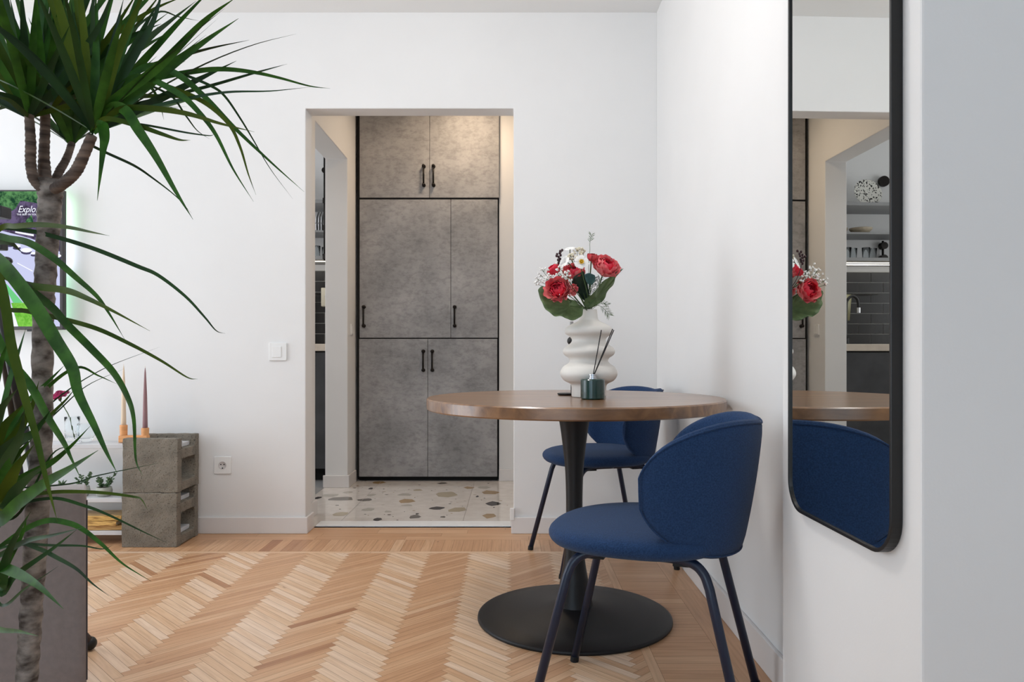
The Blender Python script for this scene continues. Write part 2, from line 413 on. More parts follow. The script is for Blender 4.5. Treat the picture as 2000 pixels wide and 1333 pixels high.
window('window_2', 'y', RX0, RX1, RZ0, RZ1, YF-.07, 3)  # unseen rear window, added along with the fill light
wallobj('ceiling', [(XL-.12, 1.42, YF-.12, YB+.005, ZC, ZC+.1)], 'ceiling', 0)
# hall and kitchen shell
prism_wall('wall_hall_left', [(YB+.12, 0), (4.18, 0), (4.18, 2.20), (5.0, 2.20), (5.0, 0), (5.97, 0), (5.97, 2.75), (YB+.12, 2.75)], XH-.15, XH, 'x')
wallobj('wall_hall_end', [(-0.092, 1.42, YW, YW+.12, 0, 2.75)])
wallobj('wall_hall_right', [(1.30, 1.42, YB+.12, YW, 0, 2.75)])
wallobj('wall_niche', [(XH, -0.092, 5.87, 5.97, 0, 2.75), (-0.092, -0.0, YW+.12, 5.97, 0, 2.75)], bevel=0)
wallobj('wall_kitchen_back', [(-3.12, XH-.15, 5.85, 5.97, 0, 2.75)])
wallobj('wall_kitchen_left', [(-3.12, -3.0, YB+.12, 5.85, 0, 2.75)])
wallobj('ceiling_hall', [(-3.12, 1.42, YB+.12, 5.97, 2.75, 2.85)], 'ceiling', 0)
wallobj('floor_kitchen', [(-3.0, XH-.152, YB+.12, 5.85, -.05, 0)], 'shelfgrey', 0)

# baseboards
BH = 0.082
def bboard(name, boxes): return wallobj(name, boxes, 'base', 0.003)
bboard('baseboard_back', [(XL, DX0+.012, YB-.012, YB, 0, BH), (DX0, DX0+.012, YB, YB+.12, 0, BH),
                          (DX1-.012, XR-.012, YB-.012, YB, 0, BH), (DX1-.012, DX1, YB, YB+.12, 0, BH)])
bboard('baseboard_right', [(XR-.012, XR, 1.66, YB-.012, 0, BH+.012)])
prism_wall('baseboard_pilaster', [(.599, 1.103), (.5874, 1.657), (.5994, 1.6575), (.611, 1.115), (1.29, 1.115), (1.29, 1.103)], 0, BH, 'z', 'base')
bboard('baseboard_hall_left', [(XH-.162, XH+.012, 4.988, 5.0, 0, BH), (XH, XH+.012, 5.0, YW-.03, 0, BH), (XH, XH+.012, YB+.12, 4.18, 0, BH)])
bboard('baseboard_hall_end', [(-0.092, 1.3, YW-.012, YW, 0, BH)])
# the small white end cap on the doorway skirting
bm = bmesh.new(); box(bm, DX1-.018, DX1+.004, YB-.016, YB-.002, .066, .128)
struct(link('trim_2', bm, M['plastic'], bevel=0.003))
bm = bmesh.new(); box(bm, DX0+.012, DX1-.012, 3.872, 3.98, -.02, 0.006)
struct(link('trim_1', bm, M['sill'], bevel=0.003))

# ---- parquet floor: every slat a face with a random tone, one direction paler as painted sheen
def clip(poly, x0, x1, y0, y1):
    def cl(pl, ax, lim, keep_less):
        out = []
        for i in range(len(pl)):
            a, b = pl[i], pl[(i+1) % len(pl)]
            ia = a[ax] <= lim if keep_less else a[ax] >= lim
            ib = b[ax] <= lim if keep_less else b[ax] >= lim
            if ia: out.append(a)
            if ia != ib:
                t = (lim-a[ax])/(b[ax]-a[ax]); out.append(tuple(a[k]+(b[k]-a[k])*t for k in range(4)))
        return out
    for ax, lim, kl in ((0, x0, False), (0, x1, True), (1, y0, False), (1, y1, True)):
        poly = cl(poly, ax, lim, kl)
        if len(poly) < 3: return []
    return poly
def parquet():
    bm = bmesh.new(); uvl = bm.loops.layers.uv.new('UVMap'); tl = bm.faces.layers.float_color.new('tone')
    R = random.Random(11)
    def face(poly, tone):
        if len(poly) < 3: return
        vs = [bm.verts.new((p[0], p[1], 0)) for p in poly]
        try: f = bm.faces.new(vs)
        except ValueError: return
        if f.normal.z < 0 or True:
            f.normal_update()
            if f.normal.z < 0: f.normal_flip()
        lut = {v: p for v, p in zip(vs, poly)}
        for l in f.loops: l[uvl].uv = lut[l.vert][2:4]
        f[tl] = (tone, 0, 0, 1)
    L_, W_ = 0.2546, 0.2546/9; g = 0.0004; s2 = math.sqrt(2)
    X0, X1, Y0, Y1 = XL, 0.39, YF, 3.36
    for j in range(-14, 6):
        for k in range(-140, 175):
            # centre estimate
            ux, vy = k*W_+j*L_, k*W_-j*L_
            Xc, Yc = (ux-vy)/s2, (ux+vy)/s2
            if Xc < X0-.6 or Xc > X1+.6 or Yc < Y0-.6 or Yc > Y1+.6: continue
            for kind in (0, 1):
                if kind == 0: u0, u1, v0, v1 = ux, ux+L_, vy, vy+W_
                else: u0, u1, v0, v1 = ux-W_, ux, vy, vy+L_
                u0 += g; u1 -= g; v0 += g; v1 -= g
                ou, ov = R.uniform(0, 50), R.uniform(0, 50)
                pl = []
                for (u, v) in ((u0, v0), (u1, v0), (u1, v1), (u0, v1)):
                    a, b = (u-u0, v-v0) if kind == 0 else (v-v0, u-u0)
                    pl.append(((u-v)/s2, (u+v)/s2, a+ou, b+ov))
                pl = clip(pl, X0, X1, Y0, Y1)
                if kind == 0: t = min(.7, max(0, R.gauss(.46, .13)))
                else: t = min(1, max(.25, R.gauss(.87, .11)))  # window-light sheen painted into the colour of this slat direction
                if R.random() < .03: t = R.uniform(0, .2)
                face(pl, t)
    def plank(x0, x1, y0, y1, alongx, t):
        ou, ov = R.uniform(0, 50), R.uniform(0, 50)
        pl = []
        for (x, y) in ((x0+g, y0+g), (x1-g, y0+g), (x1-g, y1-g), (x0+g, y1-g)):
            a, b = (x-x0, y-y0) if alongx else (y-y0, x-x0)
            pl.append((x, y, a+ou, b+ov))
        face(pl, t)
    def T(m, s): return min(1, max(0, R.gauss(m, s)))
    def run(a0, a1, step, jit=0.0):
        x = a0
        while x < a1-1e-4:
            n = min(a1, x+step*(1+R.uniform(-jit, jit))); yield x, n; x = n
    for y, y2 in run(YF, 3.36, .9, .3): plank(.39, .42, y, y2, False, T(.6, .08))
    for x, x2 in run(XL, .62, .9, .3): plank(x, x2, 3.36, 3.387, True, T(.8, .06))
    for y, y2 in run(YF, 3.36, .052, .05): plank(.42, .62, y, y2, True, T(.45, .14))
    for y, y2 in run(YF, YB, .8, .3): plank(.62, XR, y, y2, False, T(.4, .08))
    for y, y2 in run(YF, 1.115, .052, .05): plank(XR, 1.30, y, y2, True, T(.45, .14))
    for x, x2 in run(XL, .62, .046, .08): plank(x, x2, 3.387, 3.60, False, T(.34, .16))
    for a, b in ((3.60, 3.665), (3.665, YB)):
        for x, x2 in run(XL, .62, .5, .4): plank(x, x2, a, b, True, T(.38, .1))
    for a, b in ((YB, 3.80), (3.80, 3.872)):
        for x, x2 in run(DX0, DX1, .36, .3): plank(x, x2, a, b, True, T(.38, .1))
    # base under the slats
    n0 = len(bm.faces)
    for b_ in ((XL, 1.30, YF, 1.115, -.03, -.0015), (XL, XR, 1.115, YB, -.03, -.0015), (DX0, DX1, YB, 3.872, -.03, -.0015)):
        box(bm, *b_, mi=1)
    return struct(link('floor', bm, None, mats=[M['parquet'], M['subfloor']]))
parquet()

# ---- terrazzo hall floor; chips are inlaid faces
def terrazzo():
    bm = bmesh.new(); R = random.Random(5)
    box(bm, XH-.151, 1.3, YB+.12, YW+.61, -.05, 0, 0)
    used = []
    def chip(cx, cy, rx, ry, mi, seed, npt=7, rot=0.0):
        RR = random.Random(seed)
        angs = sorted(RR.uniform(0, 2*PI) for _ in range(npt)); 
        angs = [2*PI*i/npt+RR.uniform(-.3, .3) for i in range(npt)]
        pts = []
        for a in angs:
            k = RR.uniform(.72, 1.08); x, y = rx*k*math.cos(a), ry*k*math.sin(a)
            pts.append((cx+x*math.cos(rot)-y*math.sin(rot), cy+x*math.sin(rot)+y*math.cos(rot)))
        z = 0.0004
        f = bm.faces.new([bm.verts.new((p[0], p[1], z)) for p in pts]); f.material_index = mi
        used.append((cx, cy, max(rx, ry)))
    g, t, pl, be, dk = 1, 2, 3, 4, 5
    big = [(668, 974.5, 25, 4.2, g), (645, 968, 18, 3, pl), (665, 1005, 16, 4, be), (794, 979, 17, 4.8, t), (873, 966.5, 23, 5.5, be),
           (713, 977, 14, 2.4, g), (740, 943, 15, 2.6, t), (852, 993.5, 16, 3.2, dk), (892, 996, 18, 4.8, be), (809, 1010, 12, 3.6, g),
           (957, 962.5, 16, 4.4, t), (963, 984.5, 14, 4.4, dk), (956, 1008, 14, 5, t), (865, 944.5, 10, 1.6, g), (917, 953.5, 11, 2.4, t),
           (737, 1015.5, 8, 3, dk), (718, 996, 14, 3, pl), (790, 967, 15, 3, pl), (680, 962, 10, 2.2, pl), (724, 955, 5, 1.8, dk),
           (815, 958, 10, 2, be), (725, 968, 9, 2.5, pl), (945, 953, 12, 3, pl), (815, 1004.5, 4, 1.7, dk), (865, 1010.5, 6, 1.8, g), (932, 970.5, 3, 1.8, dk),
           (795, 988, 12, 2, pl), (757, 1000, 8, 2, pl), (622, 973, 7, 2.6, dk)]
    for i, (x, y, hw, hh, mi) in enumerate(big):
        Y = CAMZ*F/(y-HZ); c = P(x, y, Y)
        chip(c.x, Y, hw*Y/F*1.12, hh*Y*Y/(CAMZ*F)*1.12, mi, 100+i, R.choice([6, 7, 8]))
    n = 0
    for _ in range(4000):
        x, y = R.uniform(XH+.02, 1.28), R.uniform(3.99, 5.85)
        s = R.choice([.006, .008, .010, .014]) if R.random() < .85 else R.uniform(.02, .045)
        if s > .02 and x < 0.05 and y < 5.3: s = .008
        if any((x-a)**2+(y-b)**2 < (s+r+.006)**2 for a, b, r in used): continue
        chip(x, y, s, s*R.uniform(.5, .9), R.choice([g, g, dk, dk, be, pl, t]), 900+n, 6, R.uniform(0, PI)); n += 1
        if n > 240: break
    for X in (-1.76*.52, -0.263, .34, .94):
        box(bm, X-.0012, X+.0012, 3.98, YW+.6, -.001, .0005, 6)
    box(bm, XH, 1.3, 4.98, 4.9824, -.001, .0005, 6) if False else None
    return struct(link('floor_hall', bm, None, mats=[M['terrazzo'], M['chip_grey'], M['chip_tan'], M['chip_pale'], M['chip_beige'], M['chip_dark'], M['joint']]))
terrazzo()

# ================================================================ LIGHT SWITCHES, SOCKET
def switch(label, loc, rz, s=.082):
    t = thing('light_switch', label, 'light switch', loc, rz, 'wall switches')
    bm = bmesh.new(); prism(bm, rrect(-s/2, s/2, -s/2, s/2, .006, 4), -.009, 0, 'y'); link('cover_frame', bm, M['plastic'], t, bevel=.002)
    bm = bmesh.new(); box(bm, -.026, .018, -.0125, -.009, -.028, .026); link('rocker', bm, M['plastic'], t, bevel=.0015)
    return t
c = P(543.5, 687.5, YB); switch('square white light switch on the back wall left of the doorway', (c.x, YB, c.z), 0, .088)
switch('white light switch inside the hall, beside the tall concrete-look wardrobe', (XH, 5.12, 1.06), PI/2, .075)
c = P(435.5, 909, YB)
t = thing('power_socket', 'square white wall socket low on the wall beside the concrete blocks', 'socket', (c.x, YB, c.z))
bm = bmesh.new(); s = .086
prism(bm, rrect(-s/2, s/2, -s/2, s/2, .005, 4), -.007, 0, 'y'); link('cover_plate', bm, M['plastic'], t, bevel=.002)
bm = bmesh.new()
pr = [(0.0195, -.0075), (.0195, -.0085), (.0175, -.0085), (.0165, -.0072), (0, -.0072)]
lathe(bm, pr, 32, cap=False); bmesh.ops.rotate(bm, verts=bm.verts, matrix=Matrix.Rotation(PI/2, 3, 'X'), cent=(0, 0, 0))
for v in bm.verts: v.co.y = -abs(v.co.y)
sk = link('socket_well', bm, M['plastic_dk'], t, smooth=True)
bm = bmesh.new()
for dx, dz in ((-.008, .004), (.008, .004)):
    ball(bm, (dx, -.0072, dz), .0032, 10, 6, (1, .3, 1))
box(bm, -.002, .003, -.0088, -.0074, -.017, -.011)
link('pin_hole', bm, M['darkpad'], sk)

# ================================================================ WARDROBE
YD = 5.235
t = thing('wardrobe', 'tall built-in wardrobe with concrete-look doors and black bar handles in the hall', 'wardrobe', (0, 0, 0))
def zx(y): return CAMZ-(y-HZ)*YD/F
def xx(x): return (x-CX)*YD/F
bm = bmesh.new()
box(bm, XH+.012, -.1, YD+.02, 5.86, .035, 2.70); link('carcass', bm, M['blackgap'], t)
bm = bmesh.new(); box(bm, XH+.02, -.105, YD+.05, 5.84, 0, .035); link('plinth', bm, M['blackgap'], t)
g = 0.0013
rows = [((702, 839, 975), 150, 386.5, [(828, 344), (847, 344)]),
        ((702, 880.5, 972.5), 389.5, 660.5, [(711, 618.5), (888, 618.5)]),
        ((701, 835.5, 971.5), 662, 932, [(827, 705), (844.5, 705)])]
for xs, y0, y1, hs in rows:
    for i in range(2):
        bm = bmesh.new(); zt = min(2.69, zx(y0))
        box(bm, xx(xs[i])+g, xx(xs[i+1])-g, YD, YD+.019, zx(y1)+g, zt-g)
        d = link('door', bm, M['concrete_board'], t, bevel=.0012)
        hx, hy = xx(hs[i][0]), zx(hs[i][1])
        bm = bmesh.new()
        for s_ in (-1, 1):
            zc = hy+s_*.066
            tube(bm, [(hx, YD, zc), (hx, YD-.006, zc)], .013, 14)
            tube(bm, [(hx, YD-.006, zc), (hx, YD-.026, zc)], .008, 12)
            ball(bm, (hx, YD-.028, zc), .0115, 12, 8)
        tube(bm, [(hx, YD-.028, hy-.066), (hx, YD-.028, hy+.066)], .0062, 12)
        link('handle', bm, M['pipe'], d, smooth=True)

# added living room lamp out of view, put in to brighten the back wall
t = thing('added_pendant', 'added pendant lamp out of view, put in to brighten the back wall', 'lamp', (-.5, 2.1, ZC))
bm = bmesh.new(); lathe(bm, [(0, 0), (.05, 0), (.05, -.025), (0, -.03)], 24, cap=False); link('ceiling_rose', bm, M['plastic'], t)
bm = bmesh.new(); tube(bm, [(0, 0, -.02), (0, 0, -.12)], .004, 8); link('cord', bm, M['plastic'], t)
bm = bmesh.new(); lathe(bm, [(.04, -.115), (.165, -.135), (.175, -.15), (.168, -.15), (.04, -.125)], 32, cap=False); link('shade', bm, M['plastic'], t, smooth=True)
# hall ceiling lamp (warm)
t = thing('ceiling_lamp', 'round ceiling lamp giving the hall its warm light', 'lamp', (-.3, 4.85, 2.75))
bm = bmesh.new(); lathe(bm, [(0, 0), (.15, 0), (.15, -.03), (.14, -.04), (0, -.04)], 32, cap=False); link('lamp_base', bm, M['plastic'], t, smooth=False)
bm = bmesh.new(); lathe(bm, [(.138, -.04), (.13, -.06), (.09, -.075), (0, -.08)], 32, cap=False); link('diffuser', bm, M['hall_lamp'], t, smooth=True)
area('hall_lamp_light', (-.3, 4.85, 2.65), (0, 0, 0), .25, .25, 6.6, (1.0, 0.79, 0.58))

# ================================================================ KITCHEN (seen through the opening and in the mirror)
t = thing('base_cabinet', 'dark grey concrete-look kitchen base cabinet run under the worktop', 'cabinet')
bm = bmesh.new(); box(bm, -2.98, -1.27, 5.25, 5.83, .08, .912); link('cabinet_body', bm, M['blackgap'], t)
bm = bmesh.new(); box(bm, -2.98, -1.27, 5.30, 5.84, 0, .08); link('toe_kick', bm, M['blackgap'], t)
x = -1.272
for k in range(3):
    bm = bmesh.new(); box(bm, x-.565, x-.004, 5.23, 5.249, .09, .905); link('door', bm, M['kfront'], t, bevel=.0015); x -= .57
bm = bmesh.new(); box(bm, -2.99, -1.262, 5.21, 5.83, .914, .964)
tag(link('worktop', bm, M['counter'], bevel=.004), 'pale beige kitchen worktop on the dark grey cabinets', 'worktop')
# dark tile splashback
bm = bmesh.new(); box(bm, -2.99, -1.262, 5.838, 5.85, .966, 1.545, 0)
R = random.Random(3)
for r_ in range(7):
    z = .97+.082*r_; x = -1.264-(.1 if r_ % 2 else 0)
    box(bm, x, -1.264, 5.832, 5.84, z, z+.078, 1) if r_ % 2 else None
    while x > -2.95:
        x0 = max(-2.98, x-.2+.004); box(bm, x0, x, 5.832, 5.84, z, min(1.543, z+.078), 1); x -= .2
M['ktile'] = mat('dark_glazed_tile', (26, 24, 23), 0.3, var=0.25, vscale=12, bump=0.2, bscale=30)
struct(link('wall_kitchen_tiles', bm, None, mats=[M['ktile_grout'], M['ktile']]))
def shelf(label, z0, z1, y0, m='shelfgrey'):
    bm = bmesh.new(); box(bm, -2.9, -1.385, y0, 5.85, z0, z1)
    return tag(link('wall_shelf', bm, M[m], bevel=.002), label, 'shelf', 'open kitchen shelves')
shelf('topmost grey kitchen wall shelf, with the speckled plate on it', 2.005, 2.03, 5.50)
shelf('middle grey kitchen wall shelf holding bowls and the plate rack', 1.80, 1.815, 5.56)
s3 = shelf('lowest grey kitchen wall shelf holding glasses, with a light strip below', 1.59, 1.615, 5.50)
bm = bmesh.new(); box(bm, -2.9, -1.4, 5.60, 5.606, 1.584, 1.59); link('light_strip', bm, M['led'], s3)
area('shelf_strip_light', (-2.1, 5.62, 1.575), (0, 0, 0), 1.4, .03, 2.0, (1, .95, .86))
# iron pipe brackets
def pipe(x, label):
    t = thing('pipe_bracket', label, 'bracket', (x, 5.49, 1.58), 0, 'iron pipe brackets of the kitchen shelves')
    bm = bmesh.new(); tube(bm, [(0, 0, 0), (0, 0, .78)], .0125, 12); link('upright_pipe', bm, M['pipe'], t, smooth=True)
    for z in (.03, .24, .44):
        bm = bmesh.new(); tube(bm, [(0, 0, z-.018), (0, 0, z+.018)], .019, 12); link('fitting', bm, M['pipe'], t)
    bm = bmesh.new(); tube(bm, [(0, 0, .66), (0, .355, .66)], .011, 12); tube(bm, [(0, .345, .66), (0, .358, .66)], .035, 16); tube(bm, [(0, -.02, .66), (0, .02, .66)], .022, 14)
    link('wall_arm', bm, M['pipe'], t)
    return t
pipe(-1.372, 'black iron pipe bracket at the right-hand end of the kitchen shelves')
t = thing('pipe_bracket', 'black iron pipe with round knobs against the kitchen wall, seen in the mirror', 'bracket', (-1.955, 5.825, 1.62), 0, 'iron pipe brackets of the kitchen shelves')
bm = bmesh.new(); tube(bm, [(0, 0, 0), (0, 0, .17)], .009, 10); link('upright_pipe', bm, M['pipe'], t, smooth=True)
for z in (.03, .13):
    bm = bmesh.new(); tube(bm, [(0, -.03, z), (0, .02, z)], .028, 18); link('round_knob', bm, M['pipe'], t)
t = thing('round_hook', 'black round hook on the kitchen wall beside the speckled plate', 'hook', (-1.955, 5.83, 2.26), 0)
bm = bmesh.new(); tube(bm, [(0, -.03, 0), (0, -.005, 0)], .042, 20); link('hook_disc', bm, M['pipe'], t)
bm = bmesh.new(); tube(bm, [(0, -.006, 0), (0, .0195, 0)], .012, 12); link('hook_stem', bm, M['pipe'], t)
# speckled plate
t = thing('speckled_plate', 'round white plate speckled black, leaning on the top kitchen shelf', 'plate', (-1.76, 5.70, 2.0315))
bm = bmesh.new(); lathe(bm, [(0, 0), (.07, 0), (.108, .014), (.110, .018), (.105, .018), (.068, .005), (0, .005)], 40, cap=False)
R = Matrix.Rotation(math.radians(74), 4, 'X'); bmesh.ops.transform(bm, matrix=Matrix.Translation((0, 0, .1075)) @ R, verts=bm.verts)
def speck():
    m = mat('speckled_glaze', (232, 230, 222), .25); nt = m.node_tree; N = nt.nodes; L = nt.links
    n = N.new('ShaderNodeTexNoise'); n.inputs['Scale'].default_value = 75; n.inputs['Detail'].default_value = 1
    tc = N.new('ShaderNodeTexCoord'); L.new(tc.outputs['Object'], n.inputs[0])
    r = N.new('ShaderNodeValToRGB'); r.color_ramp.interpolation = 'CONSTANT'
    r.color_ramp.elements[0].color = lin((28, 26, 26)); r.color_ramp.elements[1].position = .42; r.color_ramp.elements[1].color = lin((228, 226, 218))
    L.new(n.outputs['Fac'], r.inputs[0]); L.new(r.outputs[0], N['Principled BSDF'].inputs['Base Color']); return m
link('plate_disc', bm, speck(), t, smooth=True)
# bowls
for x, r, lab in ((-1.55, .045, 'small beige bowl on the middle kitchen shelf, beside the iron pipe'), (-1.70, .085, 'wide beige bowl on the middle kitchen shelf, next to the small one')):
    bm = bmesh.new(); lathe(bm, [(0, 0), (r*.5, 0), (r*.62, .006), (r*.95, .035), (r, .048), (r*.96, .048), (r*.6, .012), (0, .008)], 28, (x, 5.68, 1.8155), cap=False)
    tag(link('bowl', bm, M['bowl'], smooth=True), lab, 'bowl', 'bowls on the kitchen shelf')
# plate rack with plates
t = thing('plate_rack', 'wire plate rack with white plates at the end of the middle kitchen shelf', 'plate rack', (-1.455, 5.70, 1.8155))
bm = bmesh.new()
for dy in (-.09, .09): tube(bm, [(-.04, dy, .004), (.05, dy, .004)], .003, 6); tube(bm, [(-.04, dy, .06), (.05, dy, .06)], .003, 6)
for k in range(5): tube(bm, [(-.036+.02*k, -.09, .004), (-.036+.02*k, -.09, .11)], .0022, 6); tube(bm, [(-.036+.02*k, .09, .004), (-.036+.02*k, .09, .11)], .0022, 6)
tube(bm, [(.05, -.09, .004), (.05, .09, .004)], .003, 6); tube(bm, [(-.04, -.09, .004), (-.04, .09, .004)], .003, 6)
link('wire_frame', bm, M['chrome'], t)
for k in range(4):
    bm = bmesh.new(); lathe(bm, [(0, 0), (.05, 0), (.078, .006), (.078, .009), (.05, .003), (0, .003)], 24, cap=False)
    bmesh.ops.transform(bm, matrix=Matrix.Translation((-1.485+.02*k, 5.70, 1.90)) @ Matrix.Rotation(PI/2+.08, 4, 'Y'), verts=bm.verts)
    tag(link('rack_plate', bm, M['whiteware'], smooth=True), ['white plate in the kitchen rack, furthest from the iron pipe', 'second white plate in the kitchen rack, counted from the bowls', 'third white plate in the kitchen rack, counted from the bowls', 'white plate in the kitchen rack, nearest the iron pipe'][k], 'plate', 'white plates in the kitchen rack')
# glasses
def tumbler_bm(r=.03, h=.09):
    bm = bmesh.new(); lathe(bm, [(0, 0), (r*.8, 0), (r, h), (r-.0025, h), (r*.8-.002, .008), (0, .008)], 24, cap=False); return bm
g0 = None
for i, (x, y) in enumerate(((-1.565, 5.62), (-1.63, 5.66), (-1.71, 5.62), (-1.785, 5.66), (-1.47, 5.62), (-1.42, 5.70))):
    if g0 is None: g0 = link('drinking_glass', tumbler_bm(), M['glass'], smooth=True); o = g0
    else: o = g0.copy(); C.objects.link(o)
    o.location = (x, y, 1.6155)
    pos = ['first', 'second', 'third', 'fourth'][i] if i < 4 else ''
    lab = ('clear drinking glass on the lowest kitchen shelf, %s from the left in the mirror' % pos) if i < 4 else \
          ['clear drinking glass on the lowest kitchen shelf, nearest the doorway opening front edge', 'clear drinking glass on the lowest kitchen shelf, furthest back beside the iron pipe'][i-4]
    tag(o, lab, 'glass', 'glasses on the lowest kitchen shelf')
# faucet
t = thing('kitchen_faucet', 'black gooseneck kitchen faucet in front of the dark tiles', 'faucet', (-1.575, 5.66, .964))
bm = bmesh.new(); tube(bm, [(0, 0, 0), (0, 0, .05)], .024, 16); link('faucet_base', bm, M['black'], t)
bm = bmesh.new(); tube(bm, catmull([(0, 0, .04), (0, 0, .28), (-.012, 0, .345), (-.05, 0, .375), (-.088, 0, .35), (-.098, 0, .30), (-.098, 0, .28)], 6), .011, 12); link('spout', bm, M['black'], t, smooth=True)
bm = bmesh.new(); tube(bm, [(-.098, 0, .245), (-.098, 0, .285)], .015, 14); link('spray_head', bm, M['chrome'], t)
# utensil pot hanging, beige box
bm = bmesh.new(); lathe(bm, [(0, 0), (.042, 0), (.056, .2), (.052, .2), (.04, .006), (0, .006)], 28, (0, 0, 0), cap=False)
o = tag(link('enamel_pot', bm, M['olive'], smooth=True), 'olive enamel pot hanging on the dark tiles behind the faucet', 'pot'); o.location = (-1.615, 5.775, 1.155)
bm = bmesh.new(); tube(bm, [(-1.9, 5.80, 1.365), (-1.45, 5.80, 1.365)], .005, 8)
for x in (-1.87, -1.5): tube(bm, [(x, 5.80, 1.365), (x, 5.835, 1.365)], .004, 8)
tag(link('utensil_rail', bm, M['black']), 'thin black utensil rail mounted on the dark kitchen tiles', 'rail')
t = thing('wall_box', 'small beige box with a round knob on the dark kitchen tiles', 'box', (-1.395, 5.80, 1.33))
bm = bmesh.new(); box(bm, -.08, .08, -.03, .032, -.07, .075); link('housing', bm, M['beige'], t, bevel=.006)
bm = bmesh.new(); tube(bm, [(-.03, -.045, .005), (-.03, -.029, .005)], .016, 16); link('knob', bm, M['chrome'], t)
# ================================================================ WALL MIRROR
MY0, MY1, MZ0, MZ1 = 1.165, 1.578, 0.575, 1.96
mw = (MY1-MY0)/2; mc = (MY0+MY1)/2; mh = MZ1-MZ0
# local frame: x across the wall thickness (0 = wall face), y along the wall, z up from the frame's lower edge
t = thing('wall_mirror', 'tall wall mirror with rounded corners in a thin black frame', 'mirror', (.6348-.0215*mc, mc, MZ0), .0215)
bm = bmesh.new(); n = 10; D0, D1 = -.0190, -.0005
ou = rrect(-mw, mw, 0, mh, .062, n); inn = rrect(-mw+.0065, mw-.0065, .0065, mh-.0065, .056, n)
lo = [[bm.verts.new((x, p[0], p[1])) for p in pl] for x, pl in ((D0, ou), (D0, inn), (D1, ou), (D1, inn))]
N_ = len(ou)
for i in range(N_):
    j = (i+1) % N_
    bm.faces.new((lo[0][i], lo[1][i], lo[1][j], lo[0][j])); bm.faces.new((lo[0][i], lo[0][j], lo[2][j], lo[2][i]))
    bm.faces.new((lo[1][i], lo[3][i], lo[3][j], lo[1][j])); bm.faces.new((lo[2][i], lo[2][j], lo[3][j], lo[3][i]))
bmesh.ops.recalc_face_normals(bm, faces=bm.faces[:])
link('frame', bm, M['frame'], t, bevel=.0012)
bm = bmesh.new(); prism(bm, rrect(-mw+.006, mw-.006, .006, mh-.006, .056, n), -.015, -.011, 'x')
link('mirror_glass', bm, M['mirror'], t)
bm = bmesh.new(); prism(bm, rrect(-mw+.008, mw-.008, .008, mh-.008, .054, n), -.0105, -.001, 'x')
link('backing_panel', bm, M['blackgap'], t)

# ================================================================ DINING TABLE
TX, TY = 0.212, 2.545; TR = 0.500
t = thing('dining_table', 'round walnut-topped pedestal dining table with a black metal foot', 'table', (TX, TY, 0))
bm = bmesh.new(); lathe(bm, [(0, .712), (TR-.004, .712), (TR, .716), (TR, .746), (TR-.004, .75), (0, .75)], 192, cap=False)
link('tabletop', bm, M['walnut'], t, smooth=True).data.set_sharp_from_angle(angle=math.radians(25))
bm = bmesh.new()
prof = []
for z, r in ((.712, .062), (.70, .060), (.66, .050), (.60, .0415), (.52, .0325), (.44, .0288), (.36, .0282), (.28, .0305), (.20, .036), (.12, .049), (.06, .060), (.035, .066)):
    prof.append((r, z))
pf = [Vector((a, 0, b)) for a, b in prof]; pf = [(p.x, p.z) for p in catmull(pf, 4)]
lathe(bm, pf, 48); link('pedestal', bm, M['pedestal'], t, smooth=True)
bm = bmesh.new()
pf = [(0, 0), (.326, 0), (.329, .003), (.328, .010), (.322, .013), (.25, .020), (.16, .030), (.10, .038), (.067, .045), (.0, .045)]
lathe(bm, pf, 96, cap=False); link('base_plate', bm, M['pedestal'], t, smooth=True)

